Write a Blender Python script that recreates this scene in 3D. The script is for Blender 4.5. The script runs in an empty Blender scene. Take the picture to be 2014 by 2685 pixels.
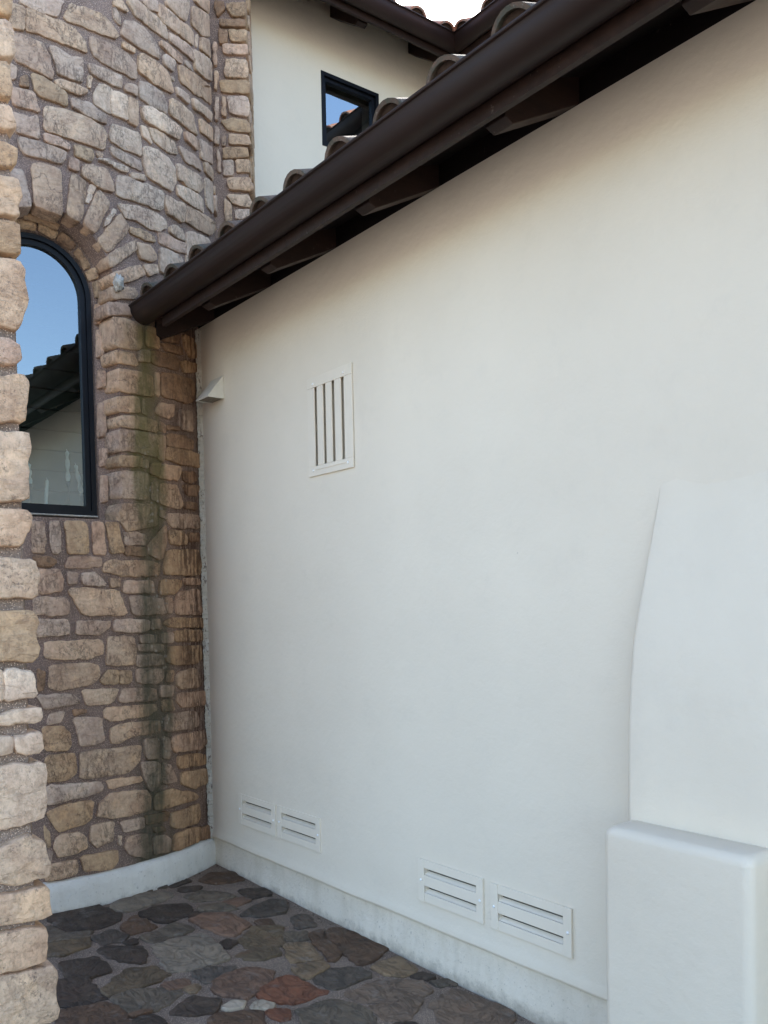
import bpy, bmesh, math, random
from math import sin, cos, radians as R, pi, sqrt, atan2
from mathutils import Vector, Matrix, noise
random.seed(7)
SC = bpy.context.scene
COL = SC.collection

# ------------------------------------------------------------------ camera
CAM = Vector((5.03841, -2.47736, 1.55))
YAW, PITCH, ROLL, FPX, CYP = 0.918527, -0.0319126, -0.01965, 2347.695, 1672.54
fw = Vector((-sin(YAW)*cos(PITCH), cos(YAW)*cos(PITCH), sin(PITCH)))
rt = Vector((cos(YAW), sin(YAW), 0)); up = rt.cross(fw)
rt2 = cos(ROLL)*rt + sin(ROLL)*up; up2 = -sin(ROLL)*rt + cos(ROLL)*up
cd = bpy.data.cameras.new('camera'); cam = bpy.data.objects.new('camera', cd); COL.objects.link(cam)
M = Matrix((rt2, up2, -fw)).transposed().to_4x4(); M.translation = CAM
cam.matrix_world = M
cd.sensor_fit = 'VERTICAL'; cd.sensor_height = 36; cd.sensor_width = 27
cd.lens = 36*FPX/2685; cd.shift_y = (CYP-1342.5)/2685; cd.clip_start = .05; cd.clip_end = 3000
SC.camera = cam

# ------------------------------------------------------------------ sky, sun, exposure
SUN_EL, SUN_AZ = 41, (-0.78, 0.62)          # azimuth as a direction towards the sun
w = bpy.data.worlds.new('World'); SC.world = w; w.use_nodes = True
nt = w.node_tree; bg = nt.nodes['Background']
sky = nt.nodes.new('ShaderNodeTexSky'); sky.sky_type = 'NISHITA'; sky.sun_disc = False
sky.sun_elevation = R(SUN_EL); sky.sun_rotation = atan2(SUN_AZ[0], SUN_AZ[1])
sky.air_density = 1.0; sky.dust_density = 1.3; sky.ozone_density = 1.0
nt.links.new(sky.outputs[0], bg.inputs[0]); bg.inputs[1].default_value = 0.15
sl = bpy.data.lights.new('sun', 'SUN'); sl.energy = 4.2; sl.angle = R(.53); sl.color = (1, .95, .87)
so = bpy.data.objects.new('sun', sl); COL.objects.link(so)
sd = Vector((SUN_AZ[0]*cos(R(SUN_EL)), SUN_AZ[1]*cos(R(SUN_EL)), sin(R(SUN_EL)))).normalized()
so.rotation_euler = (-sd).to_track_quat('-Z', 'Y').to_euler(); so.location = sd*20
vs = SC.view_settings
vs.view_transform = 'Standard'; vs.look = 'None'; vs.gamma = 1; vs.use_curve_mapping = False
vs.exposure = 2.22
SC.cycles.max_bounces = 10; SC.cycles.diffuse_bounces = 6; SC.cycles.transparent_max_bounces = 12

# ------------------------------------------------------------------ helpers
def tag(o, label=None, cat=None, group=None, kind=None):
    for k, v in (('label', label), ('category', cat), ('group', group), ('kind', kind)):
        if v: o[k] = v
    return o
def link(name, me, mat=None, parent=None, smooth=False):
    o = bpy.data.objects.new(name, me); COL.objects.link(o)
    if mat and not me.materials: me.materials.append(mat)
    if parent: o.parent = parent; o.matrix_parent_inverse = parent_inv(parent)
    if smooth:
        for p in me.polygons: p.use_smooth = True
    return o
def world_of(o):
    m = o.matrix_basis.copy()
    return (world_of(o.parent) @ o.matrix_parent_inverse @ m) if o.parent else m
def parent_inv(p): return world_of(p).inverted()
def empty(name, loc, label, cat, group=None):
    o = bpy.data.objects.new(name, None); o.empty_display_size = .1; COL.objects.link(o)
    o.location = loc; return tag(o, label, cat, group)
def mesh(name, vs_, fs): 
    me = bpy.data.meshes.new(name); me.from_pydata([tuple(v) for v in vs_], [], fs); me.update(); return me
class MB:
    def __init__(s): s.v = []; s.f = []
    def add(s, v, f):
        n = len(s.v); s.v += [tuple(a) for a in v]; s.f += [tuple(i+n for i in q) for q in f]
    def box(s, a, b, m=None):
        (x0, y0, z0), (x1, y1, z1) = a, b
        v = [Vector(p) for p in ((x0,y0,z0),(x1,y0,z0),(x1,y1,z0),(x0,y1,z0),(x0,y0,z1),(x1,y0,z1),(x1,y1,z1),(x0,y1,z1))]
        if m: v = [m @ p for p in v]
        s.add(v, [(0,3,2,1),(4,5,6,7),(0,1,5,4),(1,2,6,5),(2,3,7,6),(3,0,4,7)])
    def prism(s, poly, fn, d0, d1):   # poly 2D, fn(u,v,d)->xyz
        n = len(poly)
        v = [fn(u, q, d0) for u, q in poly] + [fn(u, q, d1) for u, q in poly]
        s.add(v, [tuple(range(n))[::-1], tuple(range(n, 2*n))] + [(i, (i+1) % n, n+(i+1) % n, n+i) for i in range(n)])
    def sweep(s, prof, path, closed=False, caps=True):  # prof: fn(i)->list of xyz
        rings = [prof(p) for p in path]; n = len(rings[0]); base = len(s.v)
        v = [q for r in rings for q in r]; f = []
        for i in range(len(rings)-1):
            for j in range(n if closed else n-1):
                k = (j+1) % n
                f.append((i*n+j, i*n+k, (i+1)*n+k, (i+1)*n+j))
        if closed and caps: f += [tuple(range(n))[::-1], tuple(range((len(rings)-1)*n, len(rings)*n))]
        s.add(v, f)
    def build(s, name, mat, parent=None, smooth=False, bevel=0, seg=2):
        me = mesh(name, s.v, s.f)
        bm = bmesh.new(); bm.from_mesh(me)
        bmesh.ops.recalc_face_normals(bm, faces=bm.faces)
        if bevel:
            bmesh.ops.remove_doubles(bm, verts=bm.verts, dist=1e-5)
            es = [e for e in bm.edges if len(e.link_faces) == 2 and e.calc_face_angle(0) > .5]
            bmesh.ops.bevel(bm, geom=es, offset=bevel, segments=seg, affect='EDGES', profile=.5)
        bm.to_mesh(me); bm.free()
        return link(name, me, mat, parent, smooth)
def bool_cut(o, cutters):
    for c in cutters:
        md = o.modifiers.new('b', 'BOOLEAN'); md.operation = 'DIFFERENCE'; md.object = c; md.solver = 'EXACT'
    dg = bpy.context.evaluated_depsgraph_get(); dg.update()
    me = bpy.data.meshes.new_from_object(o.evaluated_get(dg)); o.modifiers.clear()
    old = o.data; o.data = me; bpy.data.meshes.remove(old)
    for c in cutters:
        m = c.data; bpy.data.objects.remove(c); bpy.data.meshes.remove(m)

# pixel of the 2014x2685 photograph -> ray
def ray(x, y):
    return (rt2*((x-1007)/FPX) - up2*((y-CYP)/FPX) + fw)
def on_plane(x, y, ax, v):
    d = ray(x, y); return CAM + d*((v-CAM[ax])/d[ax])
TC = Vector((-1.17, -.903)); TR = 1.455
def on_cyl(x, y, r):
    d = ray(x, y); ox, oy = CAM.x-TC.x, CAM.y-TC.y
    a = d.x*d.x+d.y*d.y; b = 2*(ox*d.x+oy*d.y); c = ox*ox+oy*oy-r*r
    D = b*b-4*a*c
    if D < 0: D = 0
    t = (-b-sqrt(D))/2/a; p = CAM+d*t
    return atan2(p.y-TC.y, p.x-TC.x)*TR, p.z
def cyl_map(u, v, d):
    a = u/TR; return (TC.x+(TR+d)*cos(a), TC.y+(TR+d)*sin(a), v)

# ------------------------------------------------------------------ materials
class MT:
    def __init__(s, name, rough=.85, spec=.3):
        s.m = bpy.data.materials.new(name); s.m.use_nodes = True; s.t = s.m.node_tree
        s.b = s.t.nodes['Principled BSDF']; s.b.inputs['Roughness'].default_value = rough
        s.b.inputs['Specular IOR Level'].default_value = spec
        g = s.n('ShaderNodeNewGeometry'); s.pos = g.outputs['Position']; s.obj = None
    def n(s, t, **k):
        a = s.t.nodes.new(t)
        for q, v in k.items(): setattr(a, q, v)
        return a
    def put(s, sock, v):
        if isinstance(v, bpy.types.NodeSocket): s.t.links.new(v, sock)
        elif isinstance(v, (tuple, list)) and len(v) == 3 and sock.type == 'RGBA': sock.default_value = (*v, 1)
        else: sock.default_value = v
    def mix(s, f, a, b, mode='MIX'):
        q = s.n('ShaderNodeMix', data_type='RGBA', blend_type=mode)
        s.put(q.inputs[0], f); s.put(q.inputs[6], a); s.put(q.inputs[7], b); return q.outputs[2]
    def math(s, op, a, b=0., c=0., clamp=False):
        q = s.n('ShaderNodeMath', operation=op, use_clamp=clamp)
        s.put(q.inputs[0], a); s.put(q.inputs[1], b); s.put(q.inputs[2], c); return q.outputs[0]
    def noise(s, scale, co=None, det=4, rough=.6, dist=0., col=False):
        q = s.n('ShaderNodeTexNoise'); s.put(q.inputs['Scale'], scale); s.put(q.inputs['Detail'], float(det))
        s.put(q.inputs['Roughness'], rough); s.put(q.inputs['Distortion'], dist); s.put(q.inputs['Vector'], co or s.pos)
        return q.outputs[1 if col else 0]
    def vor(s, scale, co=None, feat='F1', rnd=1.):
        q = s.n('ShaderNodeTexVoronoi', feature=feat); s.put(q.inputs['Scale'], scale); s.put(q.inputs['Vector'], co or s.pos)
        q.inputs['Randomness'].default_value = rnd; return q.outputs[0]
    def ramp(s, v, lo, hi, a=0., b=1., smooth=True):
        q = s.n('ShaderNodeMapRange', interpolation_type='SMOOTHSTEP' if smooth else 'LINEAR')
        s.put(q.inputs[0], v)
        for i, x in zip((1, 2, 3, 4), (lo, hi, a, b)): s.put(q.inputs[i], x)
        return q.outputs[0]
    def scaled(s, co, v):
        q = s.n('ShaderNodeMapping'); s.put(q.inputs[0], co); q.inputs['Scale'].default_value = v; return q.outputs[0]
    def xyz(s, co=None):
        q = s.n('ShaderNodeSeparateXYZ'); s.put(q.inputs[0], co or s.pos); return q.outputs
    def info(s):
        if not s.obj: s.obj = s.n('ShaderNodeObjectInfo')
        return s.obj.outputs
    def bump(s, h, dist, strength=1., prev=None):
        q = s.n('ShaderNodeBump'); s.put(q.inputs['Height'], h); q.inputs['Distance'].default_value = dist
        q.inputs['Strength'].default_value = strength
        if prev: s.put(q.inputs['Normal'], prev)
        return q.outputs[0]
    def done(s, col=None, nrm=None, rough=None):
        if col is not None: s.put(s.b.inputs['Base Color'], col)
        if nrm is not None: s.put(s.b.inputs['Normal'], nrm)
        if rough is not None: s.put(s.b.inputs['Roughness'], rough)
        return s.m
def flat_mat(name, col, rough=.6, spec=.3, metal=0, var=.15, sc=8, bump=0):
    m = MT(name, rough, spec); m.b.inputs['Metallic'].default_value = metal
    c = m.mix(m.ramp(m.noise(sc), .3, .7), tuple(x*(1-var) for x in col), tuple(min(1, x*(1+var)) for x in col))
    return m.done(c, m.bump(m.noise(sc*12), bump) if bump else None)

def tower_stain(m, col, k=1.):
    """green algae run below the gutter's end and brown water marks near the corner"""
    x, y, z = m.xyz()[0:3]
    wob = m.noise(1.0, m.scaled(m.pos, (5, 5, 1.6)), 3)
    dy = m.math('ABSOLUTE', m.math('ADD', m.math('ADD', y, .452), m.math('MULTIPLY', m.math('SUBTRACT', wob, .5), .42)))
    run = m.ramp(dy, .02, .17, 1, 0)
    zt = m.ramp(z, 3.1, 3.3, 1, 0)
    fine = m.ramp(m.noise(1.0, m.scaled(m.pos, (40, 40, 7)), 4), .3, .62)
    f = m.math('MULTIPLY', m.math('MULTIPLY', run, zt), m.math('ADD', m.math('MULTIPLY', fine, .28), .55))
    col = m.mix(m.math('MULTIPLY', f, 1.05*k), col, m.mix(m.ramp(z, 1.6, 2.6), (.085, .085, .055), (.16, .145, .055)))
    # pale lichen dots inside the run
    lich = m.ramp(m.vor(34), .28, .36, 1, 0)
    lich = m.math('MULTIPLY', m.math('MULTIPLY', lich, m.ramp(m.noise(7), .5, .6)), m.ramp(m.math('ABSOLUTE', m.math('ADD', y, .40)), .05, .09, 1, 0))
    lich = m.math('MULTIPLY', lich, m.ramp(z, 2.4, 2.6, 1, 0))
    col = m.mix(m.math('MULTIPLY', lich, .6), col, (.34, .31, .26))
    # brown drips
    dr = m.ramp(m.noise(1.0, m.scaled(m.pos, (38, 38, 6)), 6, .75), .45, .54)
    zone = m.math('MULTIPLY', m.ramp(y, -.30, -.17), m.ramp(z, 3.25, 3.35, 1, 0))
    patch = m.ramp(m.noise(2.6), .38, .58)
    d = m.math('MULTIPLY', m.math('MULTIPLY', dr, zone), m.math('ADD', m.math('MULTIPLY', patch, .8), .15))
    col = m.mix(m.math('MULTIPLY', d, .85*k), col, (.085, .042, .025))
    # overall damp tone low under the eave
    damp = m.math('MULTIPLY', m.ramp(y, -.75, -.3), m.ramp(z, 3.2, 3.5, 1, 0))
    return m.mix(m.math('MULTIPLY', damp, .55*k), col, m.mix(1., col, (.76, .63, .50), 'MULTIPLY'))

def stone_mat(name, stain=False, bright=1., veins=.55):
    m = MT(name, .88, .25)
    o = m.info(); rnd = o['Random']
    off = m.n('ShaderNodeCombineXYZ')
    for i in range(3): m.put(off.inputs[i], m.math('MULTIPLY', rnd, (17., 31., 23.)[i]))
    q = m.n('ShaderNodeVectorMath', operation='ADD'); m.put(q.inputs[0], m.pos); m.put(q.inputs[1], off.outputs[0]); co = q.outputs[0]
    base = o['Color']
    big = m.noise(7, co, 5, .62, .8)
    col = m.mix(m.ramp(big, .35, .68), base, m.mix(1., base, (.80, .75, .74), 'MULTIPLY'))
    col = m.mix(m.math('MULTIPLY', m.ramp(m.noise(11, co, 3), .52, .72), .55), col, m.mix(1., base, (1.22, 1.14, 1.02), 'MULTIPLY'))
    col = m.mix(m.math('MULTIPLY', m.ramp(m.noise(5, co, 2), .6, .8), .35), col, (.42*bright, .25*bright, .17*bright))
    # dark pitted weathering
    sp = m.ramp(m.noise(62, co, 6, .8), .52, .62)
    amt = m.ramp(m.noise(9, co, 3), .42, .68)
    col = m.mix(m.math('MULTIPLY', m.math('MULTIPLY', sp, amt), .72), col, (.11, .08, .065))
    pit = m.ramp(m.vor(150, co), .10, .2, 1, 0)
    col = m.mix(m.math('MULTIPLY', pit, m.math('MULTIPLY', amt, .5)), col, (.1, .07, .06))
    # a few long hairline cracks
    wv = m.noise(2.4, co, 6, .60, .1)
    cr = m.ramp(m.math('ABSOLUTE', m.math('SUBTRACT', wv, .5)), .0, .009, 1, 0)
    cr = m.math('MULTIPLY', cr, m.ramp(m.noise(4, co, 1), .49, .56))
    col = m.mix(m.math('MULTIPLY', cr, veins), col, (.13, .085, .065))
    # dark fissures running down the cleft faces
    fis = m.noise(1.0, m.scaled(co, (26, 26, 13)), 6, .72, .4)
    fm_ = m.math('MULTIPLY', m.ramp(m.math('ABSOLUTE', m.math('SUBTRACT', fis, .5)), .0, .034, 1, 0), m.ramp(m.noise(6, co, 2), .45, .56))
    col = m.mix(m.math('MULTIPLY', fm_, veins), col, (.12, .085, .065))
    hf = m.noise(1.0, m.scaled(co, (50, 50, 38)), 4, .8)
    col = m.mix(m.ramp(hf, .36, .66, .0, .55), col, m.mix(1., col, (.62, .58, .56), 'MULTIPLY'))
    if stain: col = tower_stain(m, col)
    # cleft relief: ridges, steps, grain
    lay = m.noise(1.0, m.scaled(co, (9, 9, 17)), 7, .66, .25)
    stp = m.ramp(lay, .46, .54)
    h = m.math('ADD', m.math('MULTIPLY', lay, 1.0), m.math('MULTIPLY', stp, .28))
    h = m.math('SUBTRACT', m.math('SUBTRACT', h, m.math('MULTIPLY', cr, .4*veins)), m.math('MULTIPLY', fm_, .4*veins))
    nb = m.bump(h, .0085, .8)
    nb = m.bump(m.math('SUBTRACT', m.noise(85, co, 6, .72), m.math('MULTIPLY', pit, .4)), .0035, .9, nb)
    return m.done(col, nb)

def mortar_mat(name, col, stain=False):
    m = MT(name, .95, .2)
    c = m.mix(m.ramp(m.noise(5, None, 4), .3, .7), tuple(x*.8 for x in col), tuple(x*1.2 for x in col))
    g = m.noise(210, None, 3, .8)
    c = m.mix(m.math('MULTIPLY', m.ramp(g, .35, .62), .6), c, tuple(x*.45 for x in col))
    c = m.mix(m.ramp(m.vor(170), .2, .3, 1, 0), c, tuple(min(.75, x*2.3) for x in col))
    if stain: c = tower_stain(m, c)
    nb = m.bump(m.noise(18, None, 5, .6), .01, .7)
    nb = m.bump(m.math('ADD', g, m.vor(170)), .0035, 1., nb)
    return m.done(c, nb)

def stucco_mat(name, col):
    m = MT(name, .82, .25)
    x, y, z = m.xyz()[0:3]
    c = m.mix(m.ramp(m.noise(1.1, None, 3), .3, .7), tuple(v*.97 for v in col), tuple(min(.9, v*1.02) for v in col))
    c = m.mix(m.math('MULTIPLY', m.ramp(m.noise(5, None, 6, .7), .5, .78), .12), c, (.50, .45, .38))
    fl = m.ramp(m.vor(2.6), .003, .010, 1, 0)       # few dark flecks
    c = m.mix(m.math('MULTIPLY', fl, .8), c, (.10, .09, .08))
    nb = m.bump(m.noise(2.2, None, 3, .5), .022, .35)
    nb = m.bump(m.noise(26, None, 4, .6), .0045, .55, nb)
    nb = m.bump(m.noise(420, None, 3, .7), .0009, .8, nb)
    return m.done(c, nb)

def plinth_mat(name, col, warm):
    m = MT(name, .85, .2)
    x, y, z = m.xyz()[0:3]
    c = m.mix(m.ramp(m.noise(3, None, 4), .3, .7), col, tuple(v*.9 for v in col))
    st = m.ramp(m.noise(1.0, m.scaled(m.pos, (16, 16, 2.6)), 5, .65), .42, .7)
    c = m.mix(m.math('MULTIPLY', st, .3), c, warm)
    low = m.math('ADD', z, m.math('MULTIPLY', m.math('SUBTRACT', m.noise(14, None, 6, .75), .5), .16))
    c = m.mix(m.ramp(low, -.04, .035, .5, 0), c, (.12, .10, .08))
    c = m.mix(m.math('MULTIPLY', m.ramp(m.noise(60, None, 5, .75), .6, .68), .45), c, (.17, .14, .11))
    nb = m.bump(m.noise(7, None, 4), .016, .7); nb = m.bump(m.noise(60, None, 5, .7), .004, .8, nb)
    return m.done(c, nb)

def flag_mat():
    m = MT('flagstone', .72, .35)
    o = m.info(); rnd = o['Random']
    off = m.n('ShaderNodeCombineXYZ')
    for i in range(3): m.put(off.inputs[i], m.math('MULTIPLY', rnd, (13., 29., 7.)[i]))
    q = m.n('ShaderNodeVectorMath', operation='ADD'); m.put(q.inputs[0], m.pos); m.put(q.inputs[1], off.outputs[0]); co = q.outputs[0]
    base = o['Color']
    c = m.mix(m.ramp(m.noise(6, co, 5, .65, 1.), .35, .7), base, m.mix(1., base, (.62, .64, .68), 'MULTIPLY'))
    c = m.mix(m.math('MULTIPLY', m.ramp(m.noise(13, co, 5, .7), .54, .74), .55), c, (.24, .205, .175))
    c = m.mix(m.math('MULTIPLY', m.ramp(m.noise(5, co, 2), .6, .75), .35), c, (.17, .085, .05))
    c = m.mix(m.ramp(m.noise(120, co, 3, .8), .66, .72, 0, .5), c, (.3, .28, .25))
    lay = m.noise(1.0, m.scaled(co, (7, 13, 7)), 7, .66, 1.6)
    nb = m.bump(m.math('ADD', lay, m.math('MULTIPLY', m.ramp(lay, .47, .53), .25)), .022, .9)
    nb = m.bump(m.noise(95, co, 5, .7), .003, .8, nb)
    return m.done(c, nb, m.ramp(m.noise(9, co), .3, .7, .55, .85))

def wood_mat(name, col):
    m = MT(name, .6, .3)
    g = m.noise(1.0, m.scaled(m.pos, (26, 4, 26)), 5, .6)
    c = m.mix(m.ramp(g, .3, .7), tuple(v*.75 for v in col), tuple(v*1.25 for v in col))
    c = m.mix(m.math('MULTIPLY', m.ramp(m.noise(50), .66, .74), .35), c, (.16, .13, .11))
    return m.done(c, m.bump(g, .003, .6))

def tile_mat(name, col, moss):
    m = MT(name, .9, .2)
    rnd = m.info()['Random']
    c = m.mix(rnd, tuple(v*.8 for v in col), tuple(v*1.2 for v in col))
    c = m.mix(m.ramp(m.noise(16, None, 5, .7), .4, .62), c, moss)
    c = m.mix(m.ramp(m.noise(90, None, 4, .75), .58, .7, 0, .6), c, (.22, .21, .17))
    return m.done(c, m.bump(m.noise(70, None, 5, .7), .004, .9))

def glass_mat(name, refl, tint):
    m = bpy.data.materials.new(name); m.use_nodes = True; t = m.node_tree; t.nodes.clear()
    out = t.nodes.new('ShaderNodeOutputMaterial'); mx = t.nodes.new('ShaderNodeMixShader')
    tr = t.nodes.new('ShaderNodeBsdfTransparent'); tr.inputs[0].default_value = (*tint, 1)
    gl = t.nodes.new('ShaderNodeBsdfGlossy'); gl.inputs['Roughness'].default_value = 0.0; gl.inputs[0].default_value = (.84, .95, 1, 1)
    fr = t.nodes.new('ShaderNodeFresnel'); fr.inputs[0].default_value = 1.5
    ad = t.nodes.new('ShaderNodeMath'); ad.operation = 'ADD'; ad.use_clamp = True; ad.inputs[1].default_value = refl
    nz = t.nodes.new('ShaderNodeTexNoise'); nz.inputs['Scale'].default_value = 2.0; ge = t.nodes.new('ShaderNodeNewGeometry')
    bp = t.nodes.new('ShaderNodeBump'); bp.inputs['Distance'].default_value = .0006; bp.inputs['Strength'].default_value = .5
    t.links.new(ge.outputs['Position'], nz.inputs['Vector']); t.links.new(nz.outputs[0], bp.inputs['Height']); t.links.new(bp.outputs[0], gl.inputs['Normal'])
    t.links.new(fr.outputs[0], ad.inputs[0]); t.links.new(ad.outputs[0], mx.inputs[0])
    t.links.new(tr.outputs[0], mx.inputs[1]); t.links.new(gl.outputs[0], mx.inputs[2]); t.links.new(mx.outputs[0], out.inputs[0])
    return m

m_stone = stone_mat('tower_stone', True); m_stone2 = stone_mat('pillar_stone', veins=.16)
m_mortar = mortar_mat('tower_mortar', (.31, .22, .175), True); m_mortar2 = mortar_mat('pillar_mortar', (.33, .25, .20))
m_stucco = stucco_mat('cream_stucco', (.745, .66, .53))
m_plinth = plinth_mat('painted_plinth', (.74, .66, .54), (.52, .45, .34)); m_skirt = plinth_mat('painted_skirting', (.78, .73, .64), (.6, .54, .44))
m_flag = flag_mat(); m_grout = mortar_mat('patio_grout', (.27, .20, .15))
m_metal = flat_mat('dark_brown_gutter', (.021, .0105, .008), .5, .22, 0, .12, 3)
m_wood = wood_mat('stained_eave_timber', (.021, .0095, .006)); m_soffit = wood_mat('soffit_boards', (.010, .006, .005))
m_tile = tile_mat('mossy_roof_tile', (.11, .075, .055), (.065, .062, .046)); m_tile2 = tile_mat('terracotta_roof_tile', (.44, .17, .10), (.26, .20, .16))
m_frame = flat_mat('black_window_frame', (.004, .005, .008), .45, .22)
m_plug = flat_mat('tile_mouth_mortar', (.05, .034, .026), .95, .1, 0, .3, 20)
m_glass = glass_mat('arched_glass', .19, (.62, .68, .62)); m_glass2 = glass_mat('upper_glass', .3, (.6, .65, .68))
m_vent = flat_mat('painted_vent', (.76, .675, .545), .55, .35, 0, .02); m_screw = flat_mat('painted_screw', (.86, .85, .82), .3, .6, 0, .02)
m_dark = flat_mat('dark_hollow', (.03, .028, .025), .9); m_gap = flat_mat('gap_shade_paint', (.2, .18, .145), .9); m_caulk = mortar_mat('white_sealant', (.62, .56, .46))  # m_gap: darker tone painted as the shade inside the vent slots
def sealant_mat():
    m = MT('ragged_sealant', .9, .2)
    n1 = m.noise(1.0, m.scaled(m.pos, (60, 60, 26)), 6, .75)
    c = m.mix(m.ramp(n1, .57, .62), (.52, .455, .36), (.14, .10, .08))
    c = m.mix(m.ramp(m.noise(9), .5, .62), c, m.mix(m.ramp(n1, .50, .58), (.60, .54, .45), (.2, .15, .12)))
    return m.done(c, m.bump(n1, .01, 1.))
m_seal = sealant_mat()
m_room = flat_mat('room_planks', (.10, .105, .09), .8); m_wax = flat_mat('white_wax', (.92, .92, .88), .5); m_iron = flat_mat('iron', (.03, .03, .03), .5)
m_lamp = flat_mat('lamp_cream_paint', (.74, .70, .60), .45, .4, 0, .05, 20); m_lens = flat_mat('lamp_dirty_lens', (.16, .14, .10), .35, .5, 0, .6, 60)
m_paver = flat_mat('drive_concrete', (.33, .30, .265), .9, .2, 0, .12, 1.5)
COLS = dict(t=(.61, .415, .25), b=(.70, .49, .325), g=(.655, .485, .36), p=(.65, .445, .31), d=(.40, .25, .15), w=(.77, .575, .41))

# ------------------------------------------------------------------ stone builder
def area(p): return sum(p[i][0]*p[(i+1) % len(p)][1]-p[(i+1) % len(p)][0]*p[i][1] for i in range(len(p)))/2
def stone_mesh(poly, fn, h, din, seg=.024, rnd=.09, jit=.0032, inset=.0045, wob=.0024, grow=.0042):
    if area(poly) < 0: poly = poly[::-1]
    sd_ = Vector((random.uniform(0, 90), random.uniform(0, 90), 0))
    q = []                                             # cut corners
    n = len(poly)
    for i in range(n):
        a, b = Vector(poly[i]), Vector(poly[(i+1) % n])
        L = (b-a).length; c = min(rnd*L, .022)/max(L, 1e-6)
        q += [a.lerp(b, c), a.lerp(b, 1-c)]
    r = []
    for i in range(len(q)):
        a, b = q[i], q[(i+1) % len(q)]
        k = max(1, int((b-a).length/seg+.5))
        r += [a.lerp(b, j/k) for j in range(k)]
    c = Vector((sum(p.x for p in r)/len(r), sum(p.y for p in r)/len(r)))
    m = len(r); out = []
    for i in range(m):
        tdir = (r[(i+1) % m]-r[i-1]).normalized(); nrm = Vector((tdir.y, -tdir.x))
        v = grow+noise.noise(Vector((r[i].x*26, r[i].y*26, 0))+sd_)*jit*2.2 + noise.noise(Vector((r[i].x*80, r[i].y*80, 5))+sd_)*jit
        out.append((r[i]+nrm*v, nrm))
    ext = max((p-c).length for p, _ in out)
    tl = (random.uniform(-1, 1)*wob*1.4/ext, random.uniform(-1, 1)*wob*1.4/ext)
    def W(p, base):
        return base + noise.noise(Vector((p.x*15, p.y*15, 9))+sd_)*wob + (p.x-c.x)*tl[0] + (p.y-c.y)*tl[1]
    V = []; rings = []
    def ring(ins, t, base, wv=True):
        s = len(V)
        for p, nr in out:
            d = (p-c).length
            e = min(ins, d*.45)
            pp = p + (c-p)*(e/max(d, 1e-5)) if t == 0 else p.lerp(c, t)
            V.append(fn(pp.x, pp.y, W(pp, base) if wv else base))
        rings.append(s)
    ring(0, 0, -din, False)
    ring(0, 0, h*.62)
    ring(inset*.4, 0, h*.93)
    ring(inset, 0, h)
    ring(0, .5, h*1.03)
    V.append(fn(c.x, c.y, W(c, h*1.04)))
    F = []
    for k in range(4):
        a, b = rings[k], rings[k+1]
        for i in range(m):
            j = (i+1) % m; F.append((a+i, a+j, b+j, b+i))
    a = rings[4]
    F += [(a+i, a+(i+1) % m, len(V)-1) for i in range(m)]
    return V, F
def add_stone(parent, mat, poly, fn, h, din, code, name='stone', light=1., **k):
    V, F = stone_mesh(poly, fn, h, din, **k)
    o = link(name, mesh(name, V, F), mat, parent, True)
    b = COLS[code]; j = random.uniform(.86, 1.14)*light; tw = random.uniform(-.03, .03)
    o.color = (min(1, b[0]*j*(1+tw)), min(1, b[1]*j), min(1, b[2]*j*(1-tw)), 1)
    return o
CROP = dict(N=(0,0,2.37), A=(0,0,4.74), B=(300,0,4.366), C=(0,380,4.74), D=(300,380,4.366), E=(200,780,4.608), F=(0,1300,4.608),
            G=(220,1150,4.608), H=(220,1550,4.608), I=(80,1700,5.184), J=(220,1900,4.608), K=(80,2000,4.916), L=(100,2250,2.552),
            M=(650,2350,2.212), X=(0,0,1), Y=(0,600,4.425), Z=(0,800,2.552), U=(0,1500,2.458), W=(0,1300,1.597))
def parse(txt):
    for ln in txt.strip().splitlines():
        p = ln.split()
        if len(p) < 5: continue
        ox, oy, s = CROP[p[0]]
        n = [float(v) for v in p[2:]]
        yield p[1], [(ox+n[i]/s, oy+n[i+1]/s) for i in range(0, len(n)-1, 2)]

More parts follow.
